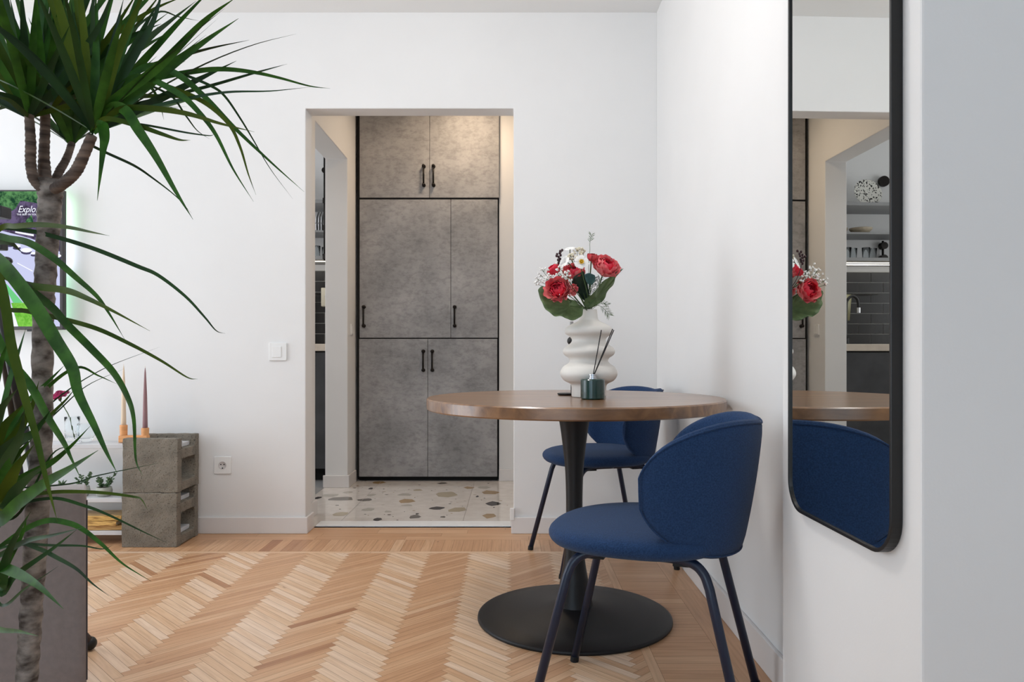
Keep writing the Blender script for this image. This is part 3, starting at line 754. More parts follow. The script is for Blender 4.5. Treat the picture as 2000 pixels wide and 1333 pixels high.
# ================================================================ CHAIRS
def make_chair():
    t = thing('dining_chair', None, 'chair')
    # seat: soft disc-like cushion, a little squarer at the back
    bm = bmesh.new(); seg = 56
    prof = [(0, .438), (.60, .430), (.86, .430), (.95, .437), (1.0, .455), (.985, .470), (.93, .480), (.75, .486), (.4, .488), (0, .487)]
    rings = []
    for r, z in prof:
        if r == 0: rings.append([bm.verts.new((0, 0, z))]); continue
        ring = []
        for k in range(seg):
            a = 2*PI*k/seg; ca, sa = math.cos(a), math.sin(a)
            e = 2.35
            x = math.copysign(abs(ca)**(2/e), ca)*(.250 if ca > 0 else .205)*r; y = math.copysign(abs(sa)**(2/e), sa)*.242*r
            ring.append(bm.verts.new((x, y, z-.008*(x/.25)**2*(1 if x > 0 else 0))))
        rings.append(ring)
    for a, b in zip(rings, rings[1:]):
        for k in range(seg):
            k2 = (k+1) % seg
            if len(a) == 1: bm.faces.new((a[0], b[k2], b[k]))
            elif len(b) == 1: bm.faces.new((a[k], a[k2], b[0]))
            else: bm.faces.new((a[k], a[k2], b[k2], b[k]))
    bmesh.ops.recalc_face_normals(bm, faces=bm.faces[:])
    st = link('seat', bm, M['fabric'], t, smooth=True, sub=1)
    # backrest: cupped shell, wings coming forward to the middle of the seat
    def shell_pt(s, v, off):
        """s -1..1 along the wrap, v -1..1 vertical, off = outward offset"""
        ph = math.radians(93)*s
        h = (1-abs(s)**3.1)**0.5 if abs(s) < 1 else 0
        zc = .590-.002*abs(s)
        hh_up, hh_dn = .166*h-.016*max(0, 1-abs(s)/.55)**1.5, .166*h
        if v > 0: z = zc+hh_up*v
        else: z = zc+hh_dn*v
        q = (z-.42)/.34
        ra = (.188+.052*q)+off; rb = (.200+.044*q)+off
        x = -.022-ra*math.cos(ph)*1.0 + .0; y = rb*math.sin(ph)
        return Vector((x, y, z))
    bm = bmesh.new(); NS, NV = 40, 14; th = .030
    grid = {}
    for side in (0, 1):
        for i in range(NS+1):
            s = -1+2*i/NS; s = math.sin(s*PI/2)*.999
            for j in range(NV+1):
                v = math.sin((-1+2*j/NV)*PI/2)
                edge = max(abs(v), 0)
                fall = (1-min(1, abs(v))**22)*(1-abs(s)**40)
                off = (th/2)*fall*(1 if side else -1) + (.006*(1-v*v)*(1-s*s) if side else 0)
                grid[side, i, j] = bm.verts.new(shell_pt(s, v, off))
    for side in (0, 1):
        for i in range(NS):
            for j in range(NV):
                q = [grid[side, i, j], grid[side, i+1, j], grid[side, i+1, j+1], grid[side, i, j+1]]
                bm.faces.new(q if side else q[::-1])
    bmesh.ops.remove_doubles(bm, verts=bm.verts[:], dist=0.0006)
    bmesh.ops.recalc_face_normals(bm, faces=bm.faces[:])
    bk = link('backrest', bm, M['fabric'], t, smooth=True)
    # piping seam round the rim
    bm = bmesh.new(); pts = []
    for i in range(0, 61):
        s = math.sin((-1+2*i/60)*PI/2)*.985; pts.append(shell_pt(s, .95, .0125))
    for i in range(60, -1, -1):
        s = math.sin((-1+2*i/60)*PI/2)*.985; pts.append(shell_pt(s, -.95, .0125))
    tube(bm, pts, .0024, 6, cap=False); link('piping', bm, M['fabric'], bk, smooth=True)
    # legs: each side is an inverted U under the seat, split into a front and a rear leg
    for sx in (1, -1):
        for sy in (1, -1):
            bm = bmesh.new()
            top = [(0, sy*.15, .429), (sx*.08, sy*.156, .429), (sx*.125, sy*.166, .424), (sx*.150, sy*.176, .405), (sx*.163, sy*.183, .375)]
            pts = catmull(top, 5)+[Vector((sx*.250, sy*.226, .012))]
            tube(bm, pts, .0112, 14); lg = link('leg', bm, M['navy'], t, smooth=True)
            bm = bmesh.new(); d = Vector((sx*.250, sy*.226, .012))
            tube(bm, [d+Vector((0, 0, .004)), d-Vector((-sx*.002, 0, .012))], .0125, 12); link('foot_cap', bm, M['darkpad'], lg)
    bm = bmesh.new()
    for x in (-.10, .10): box(bm, x-.02, x+.02, -.165, .165, .414, .4205)
    link('under_bracket', bm, M['darkpad'], t)
    return t
ch = make_chair(); ch.location = (.345, 1.885, 0); ch.rotation_euler = (0, 0, math.radians(160.7))
tag(ch, 'navy upholstered dining chair with a curved back in front of the table, nearest the mirror', None, 'navy dining chairs')
c2 = deep_copy(ch); c2.location = (.385, 3.262, 0); c2.rotation_euler = (0, 0, math.radians(194.5))
c2['label'] = 'navy upholstered dining chair behind the round table, by the far wall corner'

# ================================================================ ON THE TABLE
VX, VY = (1150-CX)*TY/F, TY
bm = bmesh.new()
k = TY/F
pts = [(1133, 776), (1184, 776)]
prof = [(0, .7505), (.056, .7505), (.0585, .753), (.0590, .765), (.0595, .788), (.066, .797), (.084, .806), (.0955, .822), (.0965, .836), (.088, .853), (.072, .864), (.0655, .874),
        (.070, .884), (.083, .893), (.0885, .905), (.083, .918), (.069, .928), (.059, .938), (.058, .947), (.066, .957), (.079, .965), (.0815, .976), (.076, .988), (.058, .999),
        (.036, 1.010), (.030, 1.022), (.0285, 1.042), (.0285, 1.048), (.0255, 1.048), (.026, 1.02), (.03, 1.0), (.02, .99), (0, .99)]
lathe(bm, [(p.x, p.z) for p in catmull([Vector((a, 0, b)) for a, b in prof[2:-4]], 3)] and
      [(0, .7505), (.056, .7505)]+[(p.x, p.z) for p in catmull([Vector((a, 0, b)) for a, b in prof[2:-5]], 3)]+prof[-5:], 64, (0, 0, -.75), cap=False)
o = tag(link('vase', bm, M['vase'], smooth=True), 'off-white matt vase with three stacked bulges on the round table, holding flowers', 'vase'); o.location = (VX, VY, .75)
# reed diffuser
dy = 2.425; dx = (1157.5-CX)*dy/F
t = thing('reed_diffuser', 'dark green reed diffuser bottle on the table in front of the vase', 'diffuser', (dx, dy, .7505))
bm = bmesh.new(); lathe(bm, [(0, 0), (.036, 0), (.039, .003), (.039, .062), (.036, .066), (.0, .066)], 48, cap=False); link('bottle', bm, M['green_glass'], t, smooth=False, bevel=.001)
bm = bmesh.new(); lathe(bm, [(0, .066), (.0125, .066), (.0125, .070), (.0105, .071), (.0105, .076), (.0125, .077), (.0125, .081), (.004, .081), (.004, .072), (0, .072)], 28, cap=False); link('collar', bm, M['chrome'], t)
for (ax, ay), dd in (((1174.5, 645), .01), ((1199, 645), .0), ((1196.5, 643), .03)):
    a = Vector((0, 0, .068)); b = P(ax, ay, dy+dd)-Vector((dx, dy, .7505))
    bm = bmesh.new(); tube(bm, [a-(b-a)*.04, b], .0016, 8); link('reed', bm, M['reed'], t)
# small black stand mostly hidden behind the vase
t = thing('small_stand', 'black object with a flat round foot standing behind the vase', 'stand', (0, 0, 0))
ly = 2.66; lx = (1116.5-CX)*ly/F
bm = bmesh.new(); lathe(bm, [(0, .7505), (.030, .7505), (.034, .755), (.033, .7575), (.006, .759), (0, .759)], 32, ((1107-CX)*ly/F, ly, 0), cap=False); link('foot', bm, M['black'], t)
bm = bmesh.new(); tube(bm, [(lx, ly, .7565), (lx, ly, .945)], .0035, 8); link('rod', bm, M['black'], t)
bm = bmesh.new(); ball(bm, (lx, ly, .943), .016, 16, 10); link('knob', bm, M['black'], t, smooth=True)
bm = bmesh.new(); tube(bm, [(lx, ly, .955), (lx, ly, 1.012)], .0062, 10); link('grey_neck', bm, M['shelfgrey'], t)

# ---------------- flowers
VT = Vector((VX, VY, 1.04))
def frame_for(d):
    d = Vector(d).normalized(); a = Vector((0, 0, 1)) if abs(d.z) < .95 else Vector((1, 0, 0))
    u = a.cross(d).normalized(); v = d.cross(u); m = Matrix((u, v, d)).transposed().to_4x4(); return m
def petal(bm, ph, rho0, rho1, z0, z1, wid, R, mi, curl=.15, rip=.08, nu=7, nv=6):
    g = []
    sd = R.uniform(0, 9)
    for j in range(nv+1):
        v = j/nv; row = []
        for i in range(nu+1):
            u = -1+2*i/nu
            rr = rho0+(rho1-rho0)*v**1.25
            zz = z0+(z1-z0)*math.sin(v*PI/2)
            if v > .75: zz -= curl*(v-.75)*(z1-z0+.01)*2; rr += curl*(v-.75)*rho1*1.4
            w_ = wid*(.35+.65*math.sin(min(1, v*1.25)*PI/2))*(1-.25*max(0, v-.8)/.2)
            edge = 1-.14*u*u*v
            rr2 = rr*(1+rip*math.sin(u*5+sd)*v); zz2 = z0+(zz-z0)*edge + rip*.35*rho1*math.sin(u*7+sd*2)*v
            a = ph+u*w_
            row.append(bm.verts.new((rr2*math.cos(a), rr2*math.sin(a), zz2)))
        g.append(row)
    for j in range(nv):
        for i in range(nu):
            bm.faces.new((g[j][i], g[j][i+1], g[j+1][i+1], g[j+1][i])).material_index = mi
def cup_petal(bm, ph, Rk, th_tip, wid, R, mi, flare=.1, rip=.05, nu=8, nv=7):
    g = []; sd = R.uniform(0, 9); tb = math.radians(158); off = R.uniform(-.03, .03)*Rk
    for j in range(nv+1):
        v = j/nv; row = []
        for i in range(nu+1):
            u = -1+2*i/nu
            tt = th_tip+.30*u*u*u*u+.05*math.sin(u*4+sd)
            th = tb+(tt-tb)*v
            ww = wid*math.sin(min(1, .12+v*1.1)*PI/2)*(1-.12*max(0, v-.85)/.15)
            rr = Rk*(1+flare*max(0, v-.6)**1.3*2.2+rip*math.sin(u*6+sd)*v*v+.02*math.sin(v*9+sd))
            a = ph+u*ww/max(.55, math.sin(th))
            row.append(bm.verts.new((rr*math.sin(th)*math.cos(a), rr*math.sin(th)*math.sin(a), rr*math.cos(th)*.92+off)))
        g.append(row)
    for j in range(nv):
        for i in range(nu):
            bm.faces.new((g[j][i], g[j][i+1], g[j+1][i+1], g[j+1][i])).material_index = mi
def rose(name, label, c, d, r, inner, outer, seed, stem_to=VT, open_=1.0, layers=9):
    R = random.Random(seed); bm = bmesh.new()
    t = thing(name, label, 'flower', tuple(c), 0, 'flowers in the bulged vase')
    for L_ in range(layers):
        f = L_/(layers-1); n = 3+int(f*3.5)
        for k in range(n):
            ph = 2*PI*k/n+L_*1.1+R.uniform(-.25, .25)
            Rk = r*(.16+.74*f)*R.uniform(.95, 1.05)
            tip = math.radians(14+(66*f**1.2)*open_+R.uniform(-6, 6))
            cup_petal(bm, ph, Rk, tip, (.95-.42*f)*R.uniform(.9, 1.1), R, 0 if f+R.uniform(-.12, .12) < .6 else 1, flare=.10+.32*f*open_, rip=.04+.05*f)
    bm.transform(frame_for(d))
    link('bloom', bm, None, t, smooth=True, mats=[inner, outer])
    bm = bmesh.new(); c = Vector(c); dn = Vector(d).normalized()
    p0 = -dn*r*.7; p2 = stem_to-c+Vector((R.uniform(-.012, .012), R.uniform(-.012, .012), 0)); p1 = p0-dn*r*.6
    tube(bm, catmull([p0, p1, (p1+p2)/2+Vector((0, 0, -.006)), p2], 5), .0022, 7)
    ball(bm, p0, r*.16, 8, 5); link('stem', bm, M['stem'], t, smooth=True)
    return t
pr, pp = M['petal_red'], M['petal_pink']
rose('rose', 'large open coral red rose at the lower left of the bouquet', P(1090, 565, 2.46), (-.3, -.9, .25), .041, pr, pp, 1)
rose('rose', 'large coral red rose at the upper right of the bouquet', P(1185, 519, 2.50), (.22, -.6, .66), .0435, pr, pp, 2)
rose('rose', 'half-hidden red rose in the middle of the bouquet, behind the white narcissus', P(1121, 530, 2.52), (-.1, -.6, .8), .034, pr, pp, 3)
rose('rose', 'red rose at the back left of the bouquet, above the large left rose', P(1081, 526, 2.57), (-.6, -.2, .7), .026, pr, pr, 4)
rose('rosebud', 'dark red closed bud near the top of the bouquet', P(1156, 503, 2.50), (.1, -.3, 1), .018, M['petal_dark'], M['petal_dark'], 5, open_=.55)
rose('rose', 'small pink bloom between the large left rose and the dark leaves', P(1119, 567, 2.49), (.5, -.6, -.3), .019, pp, pp, 6, layers=4)
def narcissus(label, c, d, r, seed, cup=True):
    R = random.Random(seed); t = thing('white_flower', label, 'flower', tuple(c), 0, 'flowers in the bulged vase'); bm = bmesh.new()
    for k in range(6):
        petal(bm, 2*PI*k/6+(.5 if k % 2 else .4), r*.1, r*R.uniform(.95, 1.05), -.001-.001*(k % 2), r*.28, .55, R, 0, curl=.3, rip=.05, nu=4, nv=4)
    bm.transform(frame_for(d)); link('petals', bm, M['petal_white'], t, smooth=True)
    if cup:
        bm = bmesh.new(); lathe(bm, [(0, .001), (r*.2, .001), (r*.3, r*.3), (r*.36, r*.42), (r*.32, r*.42), (r*.16, .004)], 14, cap=False); ball(bm, (0, 0, r*.3), r*.13, 8, 5)
        bm.transform(frame_for(d)); link('corona', bm, M['yellow'], t, smooth=True)
    bm = bmesh.new(); c = Vector(c); dn = Vector(d).normalized(); p2 = VT-c+Vector((R.uniform(-.01, .01), R.uniform(-.01, .01), 0))
    tube(bm, catmull([-dn*.001, -dn*.03, p2*.6, p2], 5), .0016, 6); link('stem', bm, M['stem'], t, smooth=True)
narcissus('white narcissus with a yellow centre at the top of the bouquet, facing forward', P(1135.5, 513, 2.45), (0, -.95, .25), .022, 1)
narcissus('white bloom seen from the side, left of the yellow-centred narcissus', P(1103, 512, 2.50), (-.7, -.5, .4), .021, 2, False)
narcissus('pale white flower sticking up highest at the top left of the bouquet', P(1113, 487, 2.55), (-.2, -.4, 1), .017, 3, False)
def gyps(label, pts, col, br, seed, name='gypsophila', leafy=False):
    R = random.Random(seed); c0 = P(*pts[0]); t = thing(name, label, 'flower', tuple(c0), 0, 'flowers in the bulged vase')
    bmF = bmesh.new(); bmS = bmesh.new()
    ctr = sum((P(*p) for p in pts), Vector())/len(pts)
    node = ctr+(VT-ctr)*.35
    tube(bmS, catmull([VT-c0, (VT+node)/2-c0+Vector((0, 0, .004)), node-c0], 4), .0013, 6)
    for p in pts:
        q = P(*p)-c0; mid = (node-c0+q)/2+Vector((R.uniform(-.004, .004),)*3)
        tube(bmS, [node-c0, mid, q], .0008, 5)
        for k in range(5):
            e = q+Vector((R.uniform(-1, 1), R.uniform(-1, 1), R.uniform(-.6, 1)))*.011
            tube(bmS, [q-(q-node+c0)*.05, e], .0005, 4)
            for m_ in range(3): ball(bmF, e+Vector((R.uniform(-1, 1), R.uniform(-1, 1), R.uniform(-1, 1)))*br*.6, br*R.uniform(.5, .9), 6, 4)
    link('stems', bmS, M['stem'], t, smooth=True); link('florets', bmF, M[col], t, smooth=True)
gyps('white gypsophila spray at the far left of the bouquet', [(1060, 529, 2.5), (1068, 533, 2.5), (1053, 549, 2.48), (1058, 540, 2.5), (1068, 546, 2.47), (1050, 556, 2.48), (1075, 540, 2.46)], 'petal_white', .0038, 1)
gyps('white gypsophila clusters above the large left rose', [(1091, 522, 2.43), (1092, 533, 2.42), (1108, 536, 2.42), (1113, 545, 2.42), (1103, 541, 2.43)], 'petal_white', .0042, 2)
gyps('cream bud spray at the top middle of the bouquet', [(1118, 500, 2.52), (1123, 505, 2.51), (1114, 506, 2.5), (1127, 489, 2.56), (1140, 494, 2.56), (1132, 493, 2.56)], 'cream_fl', .0048, 3, 'bud_spray')
# dark berries
t = thing('berry_sprig', 'sprig of dark purple berries rising at the upper left of the bouquet', 'sprig', tuple(P(1091, 514, 2.5)), 0, 'flowers in the bulged vase')
o0 = P(1091, 514, 2.5); bm = bmesh.new()
R = random.Random(4)
for (x, y) in ((1091, 514), (1090, 508), (1094, 506), (1091, 502), (1087, 500), (1095, 499), (1093, 495), (1098, 489), (1088, 497), (1094, 491), (1092, 510)):
    ball(bm, P(x, y, 2.5+R.uniform(-.01, .01))-o0, .0042, 8, 6, (1, 1, 1.2))
link('berries', bm, M['berry'], t, smooth=True)
bm = bmesh.new(); tube(bm, catmull([P(1098, 489, 2.5)-o0, P(1091, 514, 2.5)-o0, P(1105, 560, 2.52)-o0, VT-o0], 5), .0011, 6); link('stem', bm, M['berry'], t)
def strip_leaf(bm, pts, wmax, fold=.2, roll=0.0, prof=None, n=8, mi=0, side=None, cols=2):
    c = catmull(pts, n); m = len(c); prev = None; lo = []
    for i, p in enumerate(c):
        f = i/(m-1); tg = (c[min(i+1, m-1)]-c[max(i-1, 0)]).normalized()
        view = (EYE-p).normalized() if side is None else Vector(side)
        wd = tg.cross(view)
        if wd.length < 1e-4: wd = Vector((1, 0, 0))
        wd.normalize(); nn = wd.cross(tg).normalized()
        wv = wd*math.cos(roll)+nn*math.sin(roll); nv = wv.cross(tg)
        ww = wmax/2*(prof(f) if prof else math.sin(PI*min(1, f*.93+.06)))
        lo.append([bm.verts.new(p-wv*ww+nv*ww*fold), bm.verts.new(p), bm.verts.new(p+wv*ww+nv*ww*fold)])
    for a, b in zip(lo, lo[1:]):
        for k in (0, 1): bm.faces.new((a[k], a[k+1], b[k+1], b[k])).material_index = mi
def leaf_prof(f): return max(.02, (0.55+.45*min(1, f/.25)) * (1-max(0, (f-.35)/.65)**1.6))
# sprigs
def sprig(name, label, spine, nleaf, llen, lw, m, seed, w=.0012, frac=.72):
    R = random.Random(seed); pts = [P(*p) for p in spine]; c0 = pts[-1].copy(); global EYE; EYE = Vector((0, 0, CAMZ))-c0
    t = thing(name, label, 'sprig', tuple(c0), 0, 'flowers in the bulged vase')
    c = catmull([p-c0 for p in pts]+[VT-c0], 8)
    bm = bmesh.new(); tube(bm, c, w, 5); link('stem', bm, M['stem'], t)
    bm = bmesh.new(); m_ = len(c)
    for i in range(nleaf):
        f = i/nleaf*frac; q = c[int(f*(m_-1))]; tg = (c[max(0, int(f*(m_-1))-1)]-c[int(f*(m_-1))+1]).normalized()
        sd = 1 if i % 2 else -1
        side = tg.cross(Vector((0, -1, 0))).normalized()*sd
        d = (tg*.75+side*.8+Vector((0, R.uniform(-.5, .5), 0))).normalized()*llen*R.uniform(.7, 1.1)
        strip_leaf(bm, [q, q+d*.5+Vector((0, 0, .001)), q+d], lw, .15, R.uniform(-.5, .5), n=3)
    link('leaflets', bm, m, t, smooth=True)
sprig('green_sprig', 'thin feathery green sprig standing highest at the top of the bouquet', [(1155, 460, 2.55), (1152, 475, 2.55), (1152, 490, 2.55), (1150, 520, 2.55)], 9, .017, .0022, M['green1'], 1, .0008, .26)
sprig('fern_sprig', 'fine green fern sprig drooping at the lower right over the vase neck', [(1190, 616, 2.5), (1184, 608, 2.5), (1172, 598, 2.51), (1160, 598, 2.53)], 22, .020, .0016, M['green1'], 2, .0008, .5)
sprig('fern_sprig', 'fern sprig sticking out at the right below the long leaf', [(1187, 596, 2.56), (1178, 592, 2.56), (1165, 598, 2.55)], 14, .016, .0016, M['green1'], 7, .0008, .5)
sprig('fern_sprig', 'dark fern sprig in the middle of the bouquet below the teal leaf', [(1160, 545, 2.5), (1157, 560, 2.5), (1150, 585, 2.52)], 26, .020, .0020, M['green2'], 3)
sprig('fern_sprig', 'dark fern sprig to the right of the teal leaf, behind the long leaf', [(1172, 545, 2.58), (1166, 562, 2.58), (1158, 590, 2.56)], 24, .018, .0020, M['green2'], 5)
def broad_leaf(name, label, base, out, m, seed, bulge=.02, wav=.006):
    """out: outline pixels (with distance) around; fan mesh from the base with rings"""
    R = random.Random(seed); b = P(*base); t0 = [P(*p) for p in out]; ctr = b*.45+sum(t0, Vector())/len(t0)*.55
    bm = bmesh.new(); rings = []; loop = catmull([t0[0]]+t0[1:]+[t0[0]], 5)[:-1]
    nrm = Vector((0, -1, .2)).normalized()
    for f in (.15, .4, .65, .85, 1.0):
        ring = []
        for i, p in enumerate(loop):
            q = ctr.lerp(p, f)+nrm*(-bulge*(1-f*f))+nrm*wav*math.sin(i*1.15+seed)*f*f
            ring.append(bm.verts.new(q))
        rings.append(ring)
    cv = bm.verts.new(ctr-nrm*bulge)
    n = len(loop)
    for i in range(n):
        bm.faces.new((cv, rings[0][i], rings[0][(i+1) % n]))
        for a, bb in zip(rings, rings[1:]): bm.faces.new((a[i], bb[i], bb[(i+1) % n], a[(i+1) % n]))
    t = thing(name, label, 'leaf', tuple(b), 0, 'flowers in the bulged vase')
    bm.transform(Matrix.Translation(-b)); link('blade', bm, m, t, smooth=True, solid=.0006)
    bm = bmesh.new(); tube(bm, catmull([ctr-b, Vector((0, 0, 0)), VT-b], 4), .0016, 6); link('stem', bm, M['stem'], t)
broad_leaf('broad_leaf', 'large rounded green leaf at the lower left of the bouquet, under the rose', (1139, 602, 2.49),
           [(1139, 600, 2.49), (1136, 618, 2.46), (1115, 626, 2.44), (1100, 619, 2.44), (1082, 617, 2.45), (1065, 603, 2.46), (1056, 585, 2.48), (1051, 566, 2.5), (1062, 560, 2.52), (1080, 570, 2.53), (1100, 580, 2.53), (1122, 588, 2.52)], M['green1'], 1)
broad_leaf('broad_leaf', 'long folded green leaf reaching up to the right of the bouquet', (1146, 603, 2.51),
           [(1146, 603, 2.51), (1141, 588, 2.50), (1160, 572, 2.48), (1175, 553, 2.48), (1195, 538, 2.49), (1218, 524, 2.50), (1203, 541, 2.52), (1198, 556, 2.54), (1186, 570, 2.55), (1180, 585, 2.56), (1165, 597, 2.54)], M['green1'], 2, bulge=.012)
broad_leaf('broad_leaf', 'dark green leaf in the middle of the bouquet, left of the teal leaf', (1146, 592, 2.54),
           [(1146, 592, 2.54), (1130, 575, 2.52), (1117, 556, 2.50), (1121, 542, 2.49), (1138, 531, 2.49), (1145, 545, 2.50), (1150, 570, 2.52)], M['green2'], 3, bulge=.01)
broad_leaf('broad_leaf', 'small blue-green leaf in the middle of the bouquet under the right rose', (1153, 566, 2.5),
           [(1153, 560, 2.5), (1145, 550, 2.49), (1142, 537, 2.48), (1152, 534, 2.47), (1162, 539, 2.48), (1162, 549, 2.49)], M['teal'], 4, bulge=.005, wav=.002)

# ================================================================ CINDER BLOCK SHELF, LEFT
CBY0, CBY1 = 3.458, 3.694
def block_bm(R):
    bm = bmesh.new(); x0, x1 = -.128, .128; h = .251
    box(bm, x0, x1, 0, .042, 0, h); box(bm, x0, x1, .196, .236, 0, h)
    for a, b in ((0.004, .045), (.152, .198)): box(bm, x0, x1, .041, .197, a, b)
    for z, s in ((.045, 1), (.152, -1), (.198, 1)):
        for y, sy in ((.0419, 1), (.1961, -1)):
            prism(bm, [(y, z), (y+sy*.018, z), (y+sy*.006, z+s*.006), (y, z+s*.018)], x0, x1, 'x')
    return bm
def rough(o, lv=3):
    s = o.modifiers.new('sub', 'SUBSURF'); s.subdivision_type = 'SIMPLE'; s.levels = lv; s.render_levels = lv
    tx = bpy.data.textures.new('block_grit', 'CLOUDS'); tx.noise_scale = .03; tx.noise_depth = 3
    d = o.modifiers.new('grit', 'DISPLACE'); d.texture = tx; d.strength = .0055; d.mid_level = .5; d.texture_coords = 'LOCAL'
    return o
blk = None
for (bx, n_) in ((-1.678, 0), (-3.25, 1)):
    for k in range(2):
        if blk is None: blk = link('concrete_block', block_bm(rnd), M['cinder'], bevel=.004, seg=2); rough(blk, 4); o = blk
        else: o = blk.copy(); C.objects.link(o)
        o.location = (bx+(.003 if k else 0), CBY0+(.002 if k else 0), .2525*k)
        lab = [['lower of the two rough grey concrete blocks nearest the wall socket', 'upper of the two rough grey concrete blocks nearest the wall socket'],
               ['concrete block on the floor at the far left end of the low shelf', 'upper concrete block at the far left end of the low shelf']][n_][k]
        tag(o, lab, 'concrete block', 'hollow concrete blocks carrying the shelf boards')
def board(label, z, y0=3.503, y1=3.651, x1=-1.575):
    bm = bmesh.new(); box(bm, -3.42, x1, y0, y1, z, z+.02)
    tag(link('shelf_board', bm, M['board'], bevel=.002), label, 'shelf board', 'boards of the low shelf')
board('pale grey upper board of the low shelf, carrying the glasses and candle holder', .4515)
board('pale grey middle board of the low shelf, carrying the succulents', .199)
board('pale grey lowest board of the low shelf, carrying the golden books', .0455)
BT = .4720
# remote
t = thing('remote_control', 'small black and silver remote lying on the end of the upper shelf board', 'remote', (-1.625, 3.56, BT), .5)
bm = bmesh.new(); box(bm, -.05, .05, -.022, .022, 0, .010); link('silver_body', bm, M['silver'], t, bevel=.003)
bm = bmesh.new(); box(bm, -.03, .035, -.014, .014, .0101, .013); link('black_face', bm, M['remote'], t, bevel=.001)
# candle holder + candles
hy = 3.575
t = thing('candle_holder', 'orange wooden double candle holder on the low shelf behind the concrete block', 'candle holder')
xa, xb = (241.5-CX)*hy/F, (283.5-CX)*(hy)/F
bm = bmesh.new(); box(bm, xa-.018, xb+.016, hy-.016, hy+.016, BT+.0005, BT+.034); link('holder_bar', bm, M['orange'], t, bevel=.003)
for x, top in ((xa, .556), (xb, .542)):
    bm = bmesh.new(); lathe(bm, [(0, BT+.034), (.0165, BT+.034), (.0175, top-.003), (.0165, top), (.0125, top), (.0125, top-.03), (0, top-.03)], 28, (x, hy, 0), cap=False); link('cup', bm, M['orange'], t, smooth=False)
for x, z0, z1, m_, lab in ((xa, .527, .845, 'wax_cream', 'tall cream taper candle in the left cup of the orange holder'), (xb, .513, .835, 'wax_mauve', 'tall mauve taper candle in the right cup of the orange holder')):
    bm = bmesh.new(); lathe(bm, [(0, z0), (.0118, z0), (.0112, z0+.06), (.0085, z0+.19), (.004, z1-.03), (.0012, z1-.006), (0, z1-.006)], 20, (x, hy, 0), cap=False)
    t2 = thing('taper_candle', lab, 'candle', (0, 0, 0), 0, 'taper candles'); link('wax', bm, M[m_], t2, smooth=True)
    bm = bmesh.new(); tube(bm, [(x, hy, z1-.008), (x, hy, z1+.003)], .0006, 5); link('wick', bm, M['wax_cream'], t2)
# ribbed glasses + carnation
def ribbed(r0, r1, h, n=24, base=.012, round_=False):
    bm = bmesh.new(); seg = n*4; prof = []
    if round_: prof = [(r0*.5, 0), (r0*.8, .006), (r1*.98, h*.35), (r1, h*.55), (r1*.86, h)]
    else: prof = [(r0, 0), (r0+.001, .004), (r1, h)]
    prof = [(p.x, p.z) for p in catmull([Vector((a, 0, b)) for a, b in prof], 4)]
    full = prof+[(a-.0028, b) for a, b in prof[::-1] if b > base]
    rings = []
    for gi, (r, z) in enumerate(full):
        out_ = gi < len(prof)
        ring = []
        for k in range(seg):
            a = 2*PI*k/seg; rr = r+(.0009*math.cos(n*a) if out_ and .01 < z < h*.97 else 0); ring.append(bm.verts.new((rr*math.cos(a), rr*math.sin(a), z)))
        rings.append(ring)
    for a, b in zip(rings, rings[1:]):
        for k in range(seg): bm.faces.new((a[k], a[(k+1) % seg], b[(k+1) % seg], b[k]))
    bm.faces.new(rings[0][::-1]); bm.faces.new(rings[-1])
    bmesh.ops.recalc_face_normals(bm, faces=bm.faces[:]); return bm
gy = 3.55
o = link('ribbed_vase', ribbed(.029, .033, .125), M['glass'], smooth=True); o.location = ((141-CX)*gy/F, gy, BT+.0005); gv = o.location.copy()
tag(o, 'straight ribbed glass vase on the low shelf holding the magenta carnation', 'vase')
gy2 = 3.60
o = link('ribbed_tumbler', ribbed(.030, .040, .088, 22, round_=True), M['glass'], smooth=True); o.location = ((163-CX)*gy2/F+.012, gy2, BT+.0005)
tag(o, 'rounded ribbed clear glass on the low shelf, right of the carnation vase', 'glass')
c = P(116, 771, gy); t = thing('carnation', 'magenta carnation leaning out of the ribbed glass vase', 'flower', tuple(c))
bm = bmesh.new(); R = random.Random(9)
for L_ in range(5):
    f = L_/4
    for k in range(5+L_): petal(bm, 2*PI*k/(5+L_)+L_*.7, .003, .010+.028*f, -.016, .022-.020*f, .8, R, 0, curl=.4, rip=.22, nu=7, nv=4)
bm.transform(frame_for((-.15, -.35, .9))); link('bloom', bm, M['magenta'], t, smooth=True)
bm = bmesh.new(); base = Vector(gv)+Vector((.012, 0, .02))-c
tube(bm, catmull([Vector((.002, 0, -.014)), Vector((.008, 0, -.035)), Vector((.028, 0, -.07)), Vector((.048, 0, -.11)), base], 5), .0022, 7)
ball(bm, Vector((.003, 0, -.02)), .008, 8, 6, (1, 1, 1.6))
link('stem', bm, M['stem'], t, smooth=True)
